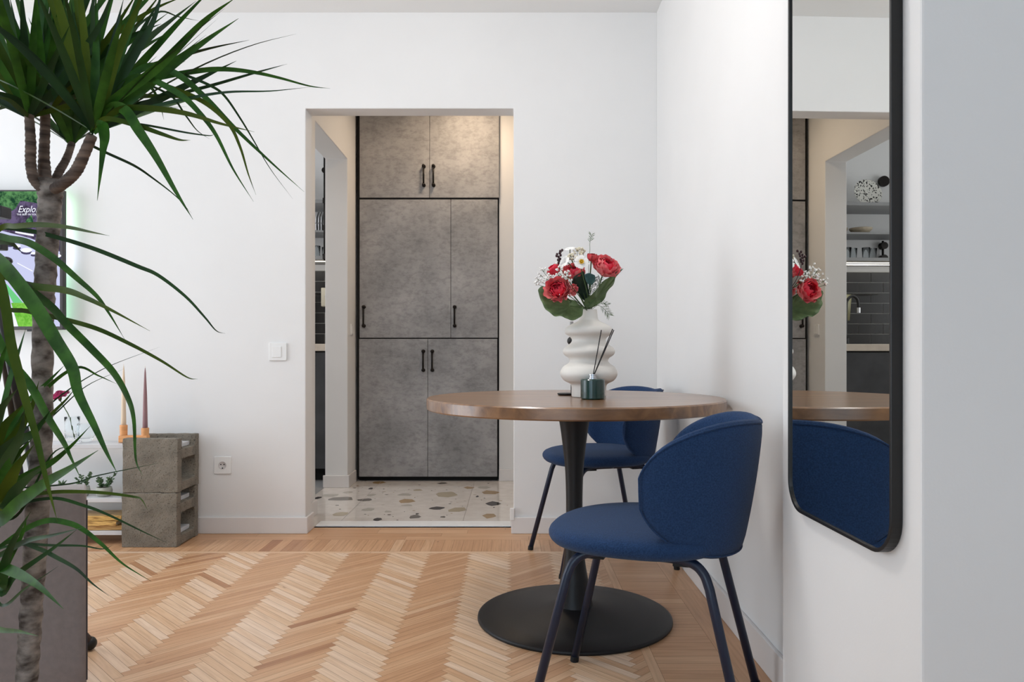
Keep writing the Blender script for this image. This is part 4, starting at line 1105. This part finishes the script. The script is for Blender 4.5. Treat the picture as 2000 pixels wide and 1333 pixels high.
# succulents
def succulent(label, px, py, r, h, kind, seed):
    y = 3.56; x = (px-CX)*y/F; z = .2195+.0005; R = random.Random(seed)
    t = thing('potted_succulent', label, 'plant', (x, y, z), 0, 'small succulents on the middle shelf board')
    bm = bmesh.new(); lathe(bm, [(0, 0), (r*.72, 0), (r*.95, h*.25), (r, h*.6), (r*.9, h), (r*.8, h), (r*.8, h*.85), (0, h*.85)], 28, cap=False); link('pot', bm, M['potgrey'], t, smooth=True)
    bm = bmesh.new(); lathe(bm, [(0, h*.86), (r*.79, h*.86), (r*.5, h*.93), (0, h*.94)], 20, cap=False); link('soil', bm, M['soil'], t)
    bm = bmesh.new()
    def lf(p, d, l, w): strip_leaf(bm, [p, p+d*l*.5+Vector((0, 0, l*.1)), p+d*l], w, .5, 0, n=3, side=(0, -.8, .6))
    if kind == 0:
        for k in range(22):
            a = R.uniform(0, 2*PI); e = R.uniform(.3, 1.4); d = Vector((math.cos(a)*math.cos(e), math.sin(a)*math.cos(e), math.sin(e)))
            lf(Vector((0, 0, h*.9)), d, R.uniform(.03, .045), .006)
    else:
        for s_ in range(7 if kind == 1 else 5):
            a = R.uniform(0, 2*PI); tilt = R.uniform(.2, .8); L_ = R.uniform(.03, .055) if s_ else .075
            d = Vector((math.cos(a)*tilt, math.sin(a)*tilt*.6, 1)).normalized()
            if s_ == 0: d = Vector((.55, 0, 1)).normalized()
            p0 = Vector((math.cos(a)*r*.4, math.sin(a)*r*.3, h*.9)); tube(bm, [p0, p0+d*L_], .0014, 5)
            for k in range(9):
                q = p0+d*L_*(k+1)/9; b = R.uniform(0, 2*PI); dd = (Vector((math.cos(b), math.sin(b), .5))).normalized(); lf(q, dd, .016, .009)
    link('foliage', bm, M['succ'], t, smooth=True, solid=.0012)
succulent('potted succulent with a leafy upright sprig, nearest the concrete blocks', 203, 970, .037, .042, 1, 1)
succulent('low potted succulent beside the armchair edge on the middle shelf board', 160, 965, .036, .045, 2, 2)
succulent('spiky potted succulent on the middle shelf board, half hidden by the armchair', 121, 965, .034, .040, 0, 3)
# golden books on the lowest board
z = .0665
for i, (x0, x1, th_, m_, rz, lab) in enumerate(((-2.25, -1.83, .022, 'gold2', .03, 'golden brown book at the bottom of the pile on the lowest shelf board'),
                                     (-2.24, -1.85, .020, 'gold', -.05, 'golden book in the middle of the pile on the lowest shelf board'),
                                     (-2.22, -1.84, .024, 'gold', .04, 'golden patterned book on top of the pile on the lowest shelf board'))):
    t = thing('book', lab, 'book', ((x0+x1)/2, 3.577, z), rz, 'pile of golden books'); hw = (x1-x0)/2
    bm = bmesh.new(); box(bm, -hw, hw, -.066, .066, 0, .003); box(bm, -hw, hw, -.066, .066, th_-.003, th_); box(bm, -hw, hw, -.068, -.0655, 0, th_); link('cover', bm, M[m_], t, bevel=.001)
    bm = bmesh.new(); box(bm, -hw+.004, hw-.004, -.0654, .062, .0031, th_-.0031); link('pages', bm, M['paper'], t)
    z += th_+.0006

# ================================================================ TELEVISION
ty = 3.655
tx1 = (123-CX)*ty/F; tz1 = CAMZ-(371-HZ)*ty/F; tz0 = CAMZ-(644.5-HZ)*ty/F; tx0 = tx1-1.20
t = thing('television', 'flat television on the back wall at the left, showing a tree-lined street', 'television', ((tx0+tx1)/2, YB, (tz0+tz1)/2))
OFF = Matrix.Translation(-t.location)
bm = bmesh.new(); box(bm, tx0, tx1, ty, ty+.03, tz0, tz1); bm.transform(OFF); link('housing', bm, M['tvframe'], t, bevel=.003)
bm = bmesh.new(); box(bm, (tx0+tx1)/2-.2, (tx0+tx1)/2+.2, ty+.03, YB, (tz0+tz1)/2-.2, (tz0+tz1)/2+.2); bm.transform(OFF); link('wall_mount', bm, M['black'], t)
bm = bmesh.new(); lx_ = (60-CX)*ty/F; box(bm, lx_-.02, lx_+.02, ty+.002, ty+.02, tz0-.008, tz0); bm.transform(OFF); link('sensor_bar', bm, M['black'], t)
def em(name, c, s=1.0, c2=None, sc=20):
    m = bpy.data.materials.new(name); m.use_nodes = True; nt = m.node_tree; nt.nodes.clear(); N = nt.nodes; L = nt.links
    e = N.new('ShaderNodeEmission'); o = N.new('ShaderNodeOutputMaterial'); e.inputs[0].default_value = lin(c); e.inputs[1].default_value = s; L.new(e.outputs[0], o.inputs[0])
    if c2:
        n = N.new('ShaderNodeTexNoise'); n.inputs['Scale'].default_value = sc; n.inputs['Detail'].default_value = 8; n.inputs['Roughness'].default_value = .7
        tc = N.new('ShaderNodeTexCoord'); L.new(tc.outputs['Object'], n.inputs[0]); r = N.new('ShaderNodeValToRGB'); L.new(n.outputs['Fac'], r.inputs[0])
        r.color_ramp.elements[0].position = .42; r.color_ramp.elements[1].position = .58; r.color_ramp.elements[0].color = lin(c); r.color_ramp.elements[1].color = lin(c2); L.new(r.outputs[0], e.inputs[0])
    return m
scr = [em('screen_road', (196, 200, 232)), em('screen_shade', (62, 54, 74), 1, (104, 92, 124), 24), em('screen_trees', (30, 64, 46), 1, (92, 142, 90), 26), em('screen_white', (240, 242, 255)),
       em('screen_dark', (70, 66, 96)), em('screen_grass', (100, 172, 56), 1, (136, 204, 84), 30), em('screen_verge', (110, 200, 130))]
bm = bmesh.new(); lay = [0]
def poly(pts, mi):
    lay[0] += 1; y = ty-.0004-.00004*lay[0]
    pp_ = [Vector(((px-CX)*ty/F, y, CAMZ-(py-HZ)*ty/F)) for px, py in pts]
    f = bm.faces.new([bm.verts.new(p) for p in pp_]); f.material_index = mi
    f.normal_update()
    if f.normal.y > 0: f.normal_flip()
L0 = 1000+(tx0+.012)*F/ty
poly([(L0, 374), (117, 374), (117, 638), (L0, 638)], 0)
poly([(L0, 374), (117, 374), (117, 492), (90, 478), (60, 466), (0, 450), (L0, 440)], 1)
poly([(L0, 374), (117, 374), (117, 412), (95, 404), (66, 396), (40, 392), (30, 408), (10, 420), (L0, 425)], 2)
poly([(50, 432), (62, 420), (66, 436), (58, 446)], 2); poly([(80, 425), (100, 430), (108, 450), (90, 446)], 2)
poly([(30, 452), (66, 458), (66, 462), (30, 455)], 3); poly([(L0, 452), (0, 457), (0, 461), (L0, 456)], 4)
for x, y, r_ in ((-30, 458, 11), (-8, 462, 10), (8, 465, 9), (20, 476, 7), (33, 481, 8), (52, 489, 11), (66, 495, 6), (111, 500, 9)):
    poly([(x+r_*math.cos(a*PI/6), y+4+r_*.42*math.sin(a*PI/6)) for a in range(12)], 4)
    poly([(x+r_*math.cos(a*PI/6), y+r_*.42*math.sin(a*PI/6)) for a in range(12)], 3)
poly([(34, 513), (64, 529), (64, 531), (34, 515)], 3)
poly([(L0, 520), (-40, 545), (20, 592), (36, 638), (L0, 638)], 3)
poly([(6, 552), (14, 556), (70, 620), (70, 638), (60, 638), (30, 600)], 6)
poly([(22, 592), (48, 592), (74, 622), (74, 638), (36, 638)], 5)
bm.transform(OFF); so = link('screen', bm, None, t, mats=scr)
def text(body, size, x, z, y, shear, parent, name, m, sx=1.0):
    cu = bpy.data.curves.new(name, 'FONT'); cu.body = body; cu.size = size; cu.shear = shear; cu.extrude = .0001; cu.resolution_u = 3
    to = bpy.data.objects.new(name, cu); C.objects.link(to); dg = bpy.context.evaluated_depsgraph_get()
    me = bpy.data.meshes.new_from_object(to.evaluated_get(dg)); bpy.data.objects.remove(to)
    me.transform(Matrix.Translation((x, y, z)) @ Matrix.Rotation(PI/2, 4, 'X') @ Matrix.Diagonal((sx, 1, 1, 1))); me.transform(OFF)
    me.materials.clear(); me.materials.append(m); o = bpy.data.objects.new(name, me); C.objects.link(o); o.parent = parent; return o
text('Exploring', .046, (35-CX)*ty/F, CAMZ-(415-HZ)*ty/F, ty-.0016, .35, so, 'caption', scr[3], .82)
text('THE BEST IN YOUR CITY', .0125, (33-CX)*ty/F, CAMZ-(421-HZ)*ty/F, ty-.0016, 0, so, 'small_caption', scr[3], 1.0)
# coloured light strip on the rear edge of the set
for i, (a, b, col, s_) in enumerate(((tz1-.02, tz1-.22, (200, 255, 214), 2.2), (tz1-.22, tz0+.30, (225, 236, 255), 2.4), (tz0+.30, tz0+.02, (170, 240, 200), 1.0))):
    bm = bmesh.new(); box(bm, tx1-.05, tx1-.03, ty+.031, ty+.037, b, a); bm.transform(OFF)
    link('glow_strip', bm, em('glow_%d' % i, col, s_*4.5), t)

# ================================================================ ARMCHAIR
t = thing('armchair', 'taupe velvet armchair at the lower left, seen from behind the plant', 'armchair', (-1.6, 1.95, 0))
O_ = Matrix.Translation((1.6, -1.95, 0))
bm = bmesh.new(); prism(bm, [(-2.30, 1.70), (-.996, 1.70), (-.981, 1.704), (-.975, 1.714), (-1.032, 1.812), (-2.25, 1.812)], .13, .583); bm.transform(O_); ab = link('backrest', bm, M['armfab'], t, bevel=.028, seg=5, smooth=False)
for p in ab.data.polygons: p.use_smooth = True
bm = bmesh.new(); pl = [(x+1.6, y-1.95) for x, y in ((-.995, 1.700), (-.984, 1.74))]
tube(bm, [(-.9765+1.6, 1.716-1.95, .15), (-.9765+1.6, 1.716-1.95, .562)], .0022, 8); link('piping', bm, M['armpipe'], ab)
bm = bmesh.new()
plan = [(-1.075, 1.817), (-1.20, 2.02), (-1.335, 2.20), (-1.45, 2.30), (-1.60, 2.34), (-1.83, 2.30), (-1.96, 2.20), (-2.1, 2.02), (-2.22, 1.817)]
prism(bm, [(x+1.6, y-1.95) for x, y in plan], .18, .40); link('seat', bm, M['armfab'], t, bevel=.03, seg=4)
for (x0, y0, x1, y1) in ((-1.345, 2.16, -1.278, 2.262), (-1.93, 2.16, -2.0, 2.262), (-1.15, 1.79, -1.12, 1.76), (-2.1, 1.79, -2.13, 1.76)):
    bm = bmesh.new(); a = Vector((x0+1.6, y0-1.95, .185 if y0 > 2 else .135)); b = Vector((x1+1.6, y1-1.95, .022))
    tube(bm, [a, b], [.020, .0145], 14); lg = link('leg', bm, M['armpipe'], t, smooth=True)
    bm = bmesh.new(); ball(bm, b+Vector((0, 0, -.001)), .0205, 14, 10); link('glide', bm, M['black'], lg, smooth=True)

# ================================================================ TRIPOD behind the armchair
t = thing('tripod', 'black camera-style tripod standing behind the plant at the left edge', 'tripod', (0, 0, 0))
qy = 2.75; ap = P(-22, 505, qy)
for (fx, fy) in (((112-CX)*2.70/F, 2.70), (ap.x-.38, qy-.25), (ap.x-.1, qy+.42)):
    bm = bmesh.new(); e = Vector((fx, fy, .012)); mid = ap.lerp(e, .52)
    tube(bm, [ap+(e-ap).normalized()*.03, mid], .013, 10); tube(bm, [mid, e], .0095, 10); lg = link('leg', bm, M['black'], t, smooth=True)
    bm = bmesh.new(); tube(bm, [mid-(e-ap).normalized()*.022, mid+(e-ap).normalized()*.022], .019, 12); ball(bm, mid+Vector((.022, -.008, 0)), .011, 8, 6); link('clamp', bm, M['black'], lg)
    bm = bmesh.new(); ball(bm, e+Vector((0, 0, .001)), .013, 10, 7); link('foot', bm, M['darkpad'], lg)
bm = bmesh.new(); tube(bm, [ap-Vector((0, 0, .12)), ap+Vector((0, 0, .16))], .014, 12); link('centre_column', bm, M['black'], t)
bm = bmesh.new(); ball(bm, ap+Vector((0, 0, .0)), .034, 14, 9); box(bm, ap.x-.03, ap.x+.06, ap.y-.02, ap.y+.02, ap.z+.03, ap.z+.055); link('shoulder', bm, M['black'], t, bevel=.004)
bm = bmesh.new(); q = P(12, 510, qy-.02); tube(bm, [ap, q], .007, 8); ball(bm, q, .021, 12, 8, (1, 1, .75)); link('locking_knob', bm, M['black'], t)
bm = bmesh.new(); q = ap+Vector((.02, 0, .16)); box(bm, q.x-.06, q.x+.045, q.y-.03, q.y+.03, q.z-.012, q.z+.03); link('head_plate', bm, M['black'], t, bevel=.004)
# ================================================================ DRACAENA
PY_ = 1.30
t = thing('potted_dracaena', 'tall dracaena with long drooping leaves and a bare ringed trunk in the left foreground', 'plant', (-.88, PY_, 0))
root = t.location.copy(); EYE = Vector((0, 0, CAMZ))-root
def Q(x, y, Y=PY_): return P(x, y, Y)-root
bm = bmesh.new(); lathe(bm, [(0, 0), (.13, 0), (.160, .20), (.165, .21), (.154, .21), (.148, .185), (0, .185)], 40, cap=False); link('pot', bm, M['pot'], t, smooth=False)
bm = bmesh.new(); lathe(bm, [(0, .182), (.147, .186), (.146, .190), (.06, .195), (0, .197)], 30, cap=False); link('soil', bm, M['soil'], t)
def stem(name, pts, rads, m, ringed=True, seed=0):
    c = catmull(pts, 14); n = len(c); R = random.Random(seed); rr = []
    for i in range(n):
        f = i/(n-1)*(len(rads)-1); k = min(len(rads)-2, int(f)); r = rads[k]+(rads[k+1]-rads[k])*(f-k)
        rr.append(r*(1+(.05*math.sin(i*1.9+seed)+R.uniform(-.035, .035) if ringed else 0)))
    bm = bmesh.new(); tube(bm, c, rr, 18); return link(name, bm, m, t, smooth=True)
k = PY_/F
stem('trunk', [Vector((.02, 0, .188))+Vector((0, 0, 0)), Q(50, 1400), Q(52, 1333), Q(62, 1180), Q(73, 1000), Q(81, 850), Q(84, 640), Q(90, 520), Q(97, 400), Q(99, 352)],
     [21*k, 20*k, 20*k, 19.5*k, 21*k, 19*k, 18*k, 19*k, 21*k, 23*k], M['bark'], True, 1)
stem('branch', [Q(84, 372, 1.29), Q(66, 350, 1.285), Q(60, 318, 1.28), Q(60, 280, 1.27), Q(57, 225, 1.27)], [9*k, 9.5*k, 9.5*k, 9*k, 8*k], M['bark2'], True, 2)
stem('branch', [Q(90, 372, 1.31), Q(87, 340, 1.31), Q(86, 300, 1.31), Q(88, 255, 1.31), Q(88, 215, 1.31)], [13*k, 12*k, 9.5*k, 9*k, 8.5*k], M['bark2'], True, 3)
stem('branch', [Q(105, 362, 1.33), Q(116, 335, 1.34), Q(126, 318, 1.35), Q(134, 300, 1.36), Q(140, 280, 1.37)], [9*k, 8*k, 7.5*k, 7*k, 7*k], M['bark2'], True, 4)
stem('branch', [Q(106, 370, 1.28), Q(128, 355, 1.26), Q(148, 335, 1.25), Q(163, 305, 1.24), Q(180, 265, 1.23)], [10*k, 10.5*k, 10.5*k, 10*k, 9*k], M['bark2'], True, 5)
C1, C2, C3 = (-62, 505), (-48, 960), (-35, 1095)
stem('side_stem', [Vector((-.06, .02, .188)), Q(-70, 1250, 1.32), Q(-66, 1000, 1.33), Q(-72, 750, 1.33), Q(-64, 510, 1.32)], [13*k]*5, M['bark'], True, 6)
stem('side_stem', [Vector((-.05, -.05, .188)), Q(-42, 1260, 1.26), Q(-50, 1100, 1.26), Q(-48, 965, 1.26)], [11*k]*4, M['bark'], True, 7)
stem('side_stem', [Vector((0, -.06, .188)), Q(-20, 1230, 1.24), Q(-34, 1100, 1.24)], [9*k]*3, M['bark'], True, 8)
K4, K3, K2, K1 = (182, 258), (139, 282), (88, 218), (57, 228)
LV = [
 # (crown, crown Y, points, tip Y, width px, material)
 (K4, 1.23, [(211, 205), (307, 132), (396, 43), (462, -6)], 1.15, 17, 0),
 (K4, 1.23, [(250, 175), (323, 125), (363, 99), (403, 68)], 1.30, 4, 2),
 (K4, 1.23, [(240, 170), (290, 145), (330, 132), (362, 120)], 1.36, 7, 2),
 (K4, 1.23, [(250, 172), (297, 155), (363, 142), (426, 135), (488, 140), (545, 152), (604, 168), (645, 173)], 1.38, 9, 0),
 (K4, 1.23, [(230, 215), (330, 188), (412, 167), (488, 145), (528, 134), (561, 125)], 1.42, 6, 2),
 (K4, 1.23, [(215, 225), (297, 208), (373, 191), (446, 180), (528, 178), (607, 170)], 1.2, 6, 2),
 (K4, 1.23, [(235, 170), (290, 130), (345, 145), (400, 190), (460, 252), (530, 318), (594, 375)], 1.30, 12, 0),
 (K4, 1.23, [(260, 150), (310, 135), (356, 145), (412, 168), (439, 188), (469, 231), (495, 274), (528, 330), (572, 389)], 1.38, 5, 2),
 (K4, 1.23, [(220, 190), (270, 150), (346, 181), (390, 221), (422, 264), (455, 330), (495, 394)], 1.16, 11, 0),
 (K4, 1.23, [(230, 195), (290, 160), (330, 170), (396, 198), (446, 241), (469, 287), (485, 340), (500, 381)], 1.22, 9, 1),
 (K4, 1.23, [(230, 215), (290, 211), (363, 221), (430, 241), (497, 258)], 1.12, 12, 1),
 (K4, 1.23, [(205, 232), (264, 244), (314, 261), (350, 273), (372, 274)], 1.15, 9, 1),
 (K4, 1.23, [(205, 236), (281, 244), (363, 259), (408, 265), (418, 262)], 1.28, 4, 2),
 (K4, 1.23, [(215, 212), (245, 215), (272, 255), (304, 304), (343, 373), (377, 429)], 1.14, 20, 0),
 (K4, 1.23, [(198, 243), (203, 268), (200, 300), (190, 392)], 1.18, 19, 0),
 (K4, 1.23, [(176, 280), (205, 297), (261, 323), (297, 347), (343, 383), (374, 417)], 1.34, 5, 2),
 (K4, 1.23, [(225, 150), (285, 80), (330, 43), (383, 2)], 1.42, 12, 2),
 (K4, 1.23, [(240, 90), (305, 25), (350, 33), (390, 41)], 1.44, 4, 2),
 (K4, 1.23, [(250, 170), (290, 168), (311, 200), (320, 234)], 1.33, 7, 0),
 (K4, 1.23, [(262, 170), (330, 185), (362, 225), (385, 255), (410, 272)], 1.36, 4, 2),
 (K4, 1.23, [(215, 190), (262, 110), (300, 40), (320, -30)], 1.18, 16, 2),
 (K4, 1.23, [(205, 190), (228, 110), (262, 30), (290, -40)], 1.14, 16, 1),
 (K3, 1.37, [(150, 230), (205, 150), (260, 60), (320, -20)], 1.4, 15, 1),
 (K3, 1.37, [(140, 240), (165, 160), (180, 80), (190, -30)], 1.3, 15, 0),
 (K3, 1.37, [(128, 250), (120, 230), (118, 258), (130, 270)], 1.35, 6, 2),
 (K2, 1.31, [(110, 195), (170, 130), (220, 60), (275, -25)], 1.22, 15, 1),
 (K2, 1.31, [(100, 190), (150, 120), (195, 50), (225, -30)], 1.16, 17, 2),
 (K2, 1.31, [(82, 170), (78, 100), (72, 30), (68, -40)], 1.18, 15, 0),
 (K2, 1.31, [(70, 170), (45, 100), (22, 40), (0, -30)], 1.22, 16, 0),
 (K1, 1.27, [(40, 200), (10, 185), (-30, 175)], 1.2, 12, 2),
 (K1, 1.27, [(40, 215), (15, 195), (-20, 190)], 1.12, 10, 1),
 (K1, 1.27, [(45, 212), (20, 205), (-25, 222)], 1.35, 14, 2),
 # lower crowns
 (C1, 1.32, [(0, 447), (31, 442), (79, 439), (132, 444), (176, 453), (214, 461)], 1.12, 10, 1),
 (C1, 1.32, [(-20, 463), (20, 467), (57, 475), (104, 504), (148, 542), (189, 579), (214, 614), (244, 664)], 1.15, 13, 0),
 (C1, 1.32, [(-20, 450), (50, 450), (120, 466), (189, 488), (268, 520), (309, 538), (362, 579), (400, 620), (422, 646), (440, 652)], 1.18, 8, 2),
 (C1, 1.32, [(0, 535), (54, 557), (126, 567), (170, 583), (221, 608), (293, 647)], 1.10, 13, 1),
 (C1, 1.32, [(0, 595), (54, 608), (126, 624), (189, 642), (252, 671), (315, 705), (365, 737), (386, 741)], 1.14, 9, 1),
 (C1, 1.32, [(-30, 490), (0, 510), (31, 545), (72, 601), (110, 665), (142, 718), (154, 768), (185, 832), (209, 885), (229, 925)], 1.08, 27, 0),
 (C1, 1.32, [(0, 520), (50, 560), (100, 600), (126, 630), (176, 680), (221, 728), (249, 777), (261, 820), (265, 897), (278, 929)], 1.12, 15, 0),
 (C1, 1.32, [(-20, 505), (2, 555), (13, 608), (22, 671), (38, 734), (49, 777), (71, 854), (89, 931), (101, 977), (112, 1019)], 1.06, 17, 1),
 (C1, 1.32, [(-30, 600), (10, 690), (58, 752), (92, 814), (123, 863), (138, 894), (158, 936)], 1.10, 15, 0),
 (C2, 1.26, [(0, 955), (50, 930), (98, 905), (135, 875), (177, 832)], 1.12, 14, 0),
 (C2, 1.26, [(-10, 1020), (37, 983), (92, 943), (138, 915), (192, 880)], 1.08, 24, 0),
 (C2, 1.26, [(20, 955), (135, 946), (185, 931), (261, 915), (320, 903)], 1.15, 3, 2),
 (C2, 1.26, [(20, 958), (60, 965), (123, 961), (197, 963), (261, 971), (277, 977), (288, 997)], 1.10, 7, 1),
 (C3, 1.24, [(20, 1000), (98, 974), (166, 989), (215, 1008), (277, 1038), (328, 1062)], 1.10, 6, 2),
 (C3, 1.24, [(40, 1040), (90, 1018), (132, 1022), (162, 1035), (200, 1065), (240, 1102), (295, 1136)], 1.12, 10, 0),
 (C3, 1.24, [(0, 1085), (50, 1058), (100, 1047), (163, 1031)], 1.08, 10, 2),
 (C3, 1.24, [(20, 1058), (75, 1072), (112, 1090), (150, 1112), (180, 1140), (213, 1165)], 1.09, 8, 2),
 (C3, 1.24, [(0, 1107), (37, 1122), (75, 1145), (124, 1190)], 1.04, 19, 0),
 (C3, 1.24, [(0, 1072), (50, 1064), (100, 1066), (160, 1067), (200, 1073), (222, 1065)], 1.14, 5, 2),
 (C3, 1.24, [(-20, 1215), (0, 1230), (37, 1234), (75, 1243)], 1.02, 11, 0),
 (C3, 1.24, [(0, 1182), (50, 1150), (115, 1106)], 1.12, 6, 2),
 (C3, 1.24, [(0, 1160), (30, 1125), (100, 1075), (150, 1035)], 1.15, 12, 2),
 (C2, 1.26, [(-20, 860), (0, 803), (34, 760)], 1.1, 20, 2),
 (C2, 1.26, [(-10, 870), (10, 830), (48, 788)], 1.2, 20, 1),
 (C2, 1.26, [(-10, 960), (20, 905), (62, 858)], 1.16, 22, 0),
 (C2, 1.26, [(-20, 800), (0, 715), (14, 670)], 1.22, 14, 0),
 (C2, 1.26, [(-10, 860), (20, 740), (36, 690), (51, 640)], 1.3, 10, 0),
 (C2, 1.26, [(0, 870), (50, 790), (98, 742), (126, 714)], 1.3, 9, 0),
 (C2, 1.26, [(20, 850), (90, 760), (150, 718), (192, 734), (229, 751)], 1.34, 7, 0),
 (C2, 1.26, [(40, 870), (106, 810), (168, 755), (242, 721)], 1.36, 3, 2),
 (C2, 1.26, [(50, 860), (105, 805), (130, 780), (146, 760)], 1.28, 6, 1),
 (C2, 1.26, [(40, 850), (110, 780), (200, 722), (312, 678)], 1.38, 3, 2),
 (C2, 1.26, [(-10, 900), (30, 850), (60, 800), (76, 745)], 1.22, 16, 1),
 (C2, 1.26, [(-10, 900), (30, 865), (66, 845), (100, 800)], 1.18, 22, 2),
 (C2, 1.26, [(0, 1010), (40, 1000), (100, 890), (150, 870)], 1.15, 5, 2),
 (C2, 1.26, [(0, 920), (20, 890), (40, 850), (48, 800)], 1.1, 22, 2),
 (C2, 1.26, [(0, 985), (14, 950), (34, 910), (66, 870)], 1.12, 26, 1),
 (C2, 1.26, [(0, 1000), (30, 960), (60, 930), (95, 905)], 1.14, 20, 2),
 (C3, 1.24, [(0, 1150), (10, 1100), (30, 1050), (60, 1000)], 1.1, 16, 2),
 (C3, 1.24, [(-10, 1140), (20, 1090), (45, 1040), (52, 1010)], 1.16, 10, 0),
]
LM = [M['leaf'], M['leaf2'], M['leaf3']]
def lprof(f): return max(.03, (0.6+.4*min(1, f/.2))*(1-max(0, (f-.42)/.58)**1.35))
R = random.Random(21); nl = 0
def leaf_obj(bm, m):
    global nl
    nl += 1; return link('leaf', bm, m, t, smooth=True)
for cr, cy, pts, ty_, w_, mi in LV:
    n = len(pts); allp = [Q(cr[0], cr[1], cy)]
    for i, p in enumerate(pts):
        f = (i+1)/n; allp.append(Q(p[0], p[1], cy+(ty_-cy)*f))
    bm = bmesh.new(); strip_leaf(bm, allp, w_*(ty_+cy)/2/F*1.08, .22, R.uniform(-.45, .45), lprof, 6)
    # the strip helper works in world space; leaves live in the plant's own space
    leaf_obj(bm, LM[mi])
def random_leaf(crown, Y, az, el, L_, w_, droop, R):
    p = Q(crown[0], crown[1], Y); d = Vector((math.cos(az)*math.cos(el), math.sin(az)*math.cos(el), math.sin(el)))
    pts = [p]; 
    for i in range(1, 6):
        f = i/5; pts.append(p+d*L_*f+Vector((0, 0, -droop*f**2.2*L_)))
    side = Vector((0, 0, 1)) if abs(d.z) < .8 else Vector((0, -1, .3))
    bm = bmesh.new(); strip_leaf(bm, pts, w_, .25, R.uniform(-.3, .3), lprof, 3, side=side if R.random() < .3 else None); return bm
left = 100-nl
extra = []
for cr, Y, n_, e0, e1 in ((K4, 1.23, 30, .5, 1.5), (K3, 1.37, 24, .5, 1.5), (K2, 1.31, 34, .45, 1.5), (K1, 1.27, 30, .35, 1.5)):
    for i in range(n_):
        az = 2*PI*(i*.618)+R.uniform(-.2, .2); el = R.uniform(e0, e1)
        extra.append((random_leaf(cr, Y, az, el, R.uniform(.26, .44)*(.75 if math.sin(az) < -.3 else 1), R.uniform(.010, .0155), R.uniform(0, .25), R), LM[R.choice([0, 0, 0, 1, 2, 2, 2])]))
for i, (cr, Y) in enumerate(((C1, 1.32), (C2, 1.26), (C3, 1.24))):
    for j in range(9):
        az = PI*.55+R.uniform(0, PI*.9)
        extra.append((random_leaf(cr, Y, az, R.uniform(-.2, 1.2), R.uniform(.25, .4), R.uniform(.012, .02), R.uniform(.1, .6), R), LM[R.choice([0, 1, 2])]))
for bm, m in extra[:left]: leaf_obj(bm, m)
rest = bmesh.new()
for bm, m in extra[left:]:
    me = bpy.data.meshes.new('tmp'); bm.to_mesh(me); bm.free()
    n0 = len(rest.faces); rest.from_mesh(me); bpy.data.meshes.remove(me); rest.faces.ensure_lookup_table()
    for f in rest.faces[n0:]: f.material_index = LM.index(m)
if len(rest.faces): link('foliage', rest, None, t, smooth=True, mats=LM)['kind'] = 'stuff'
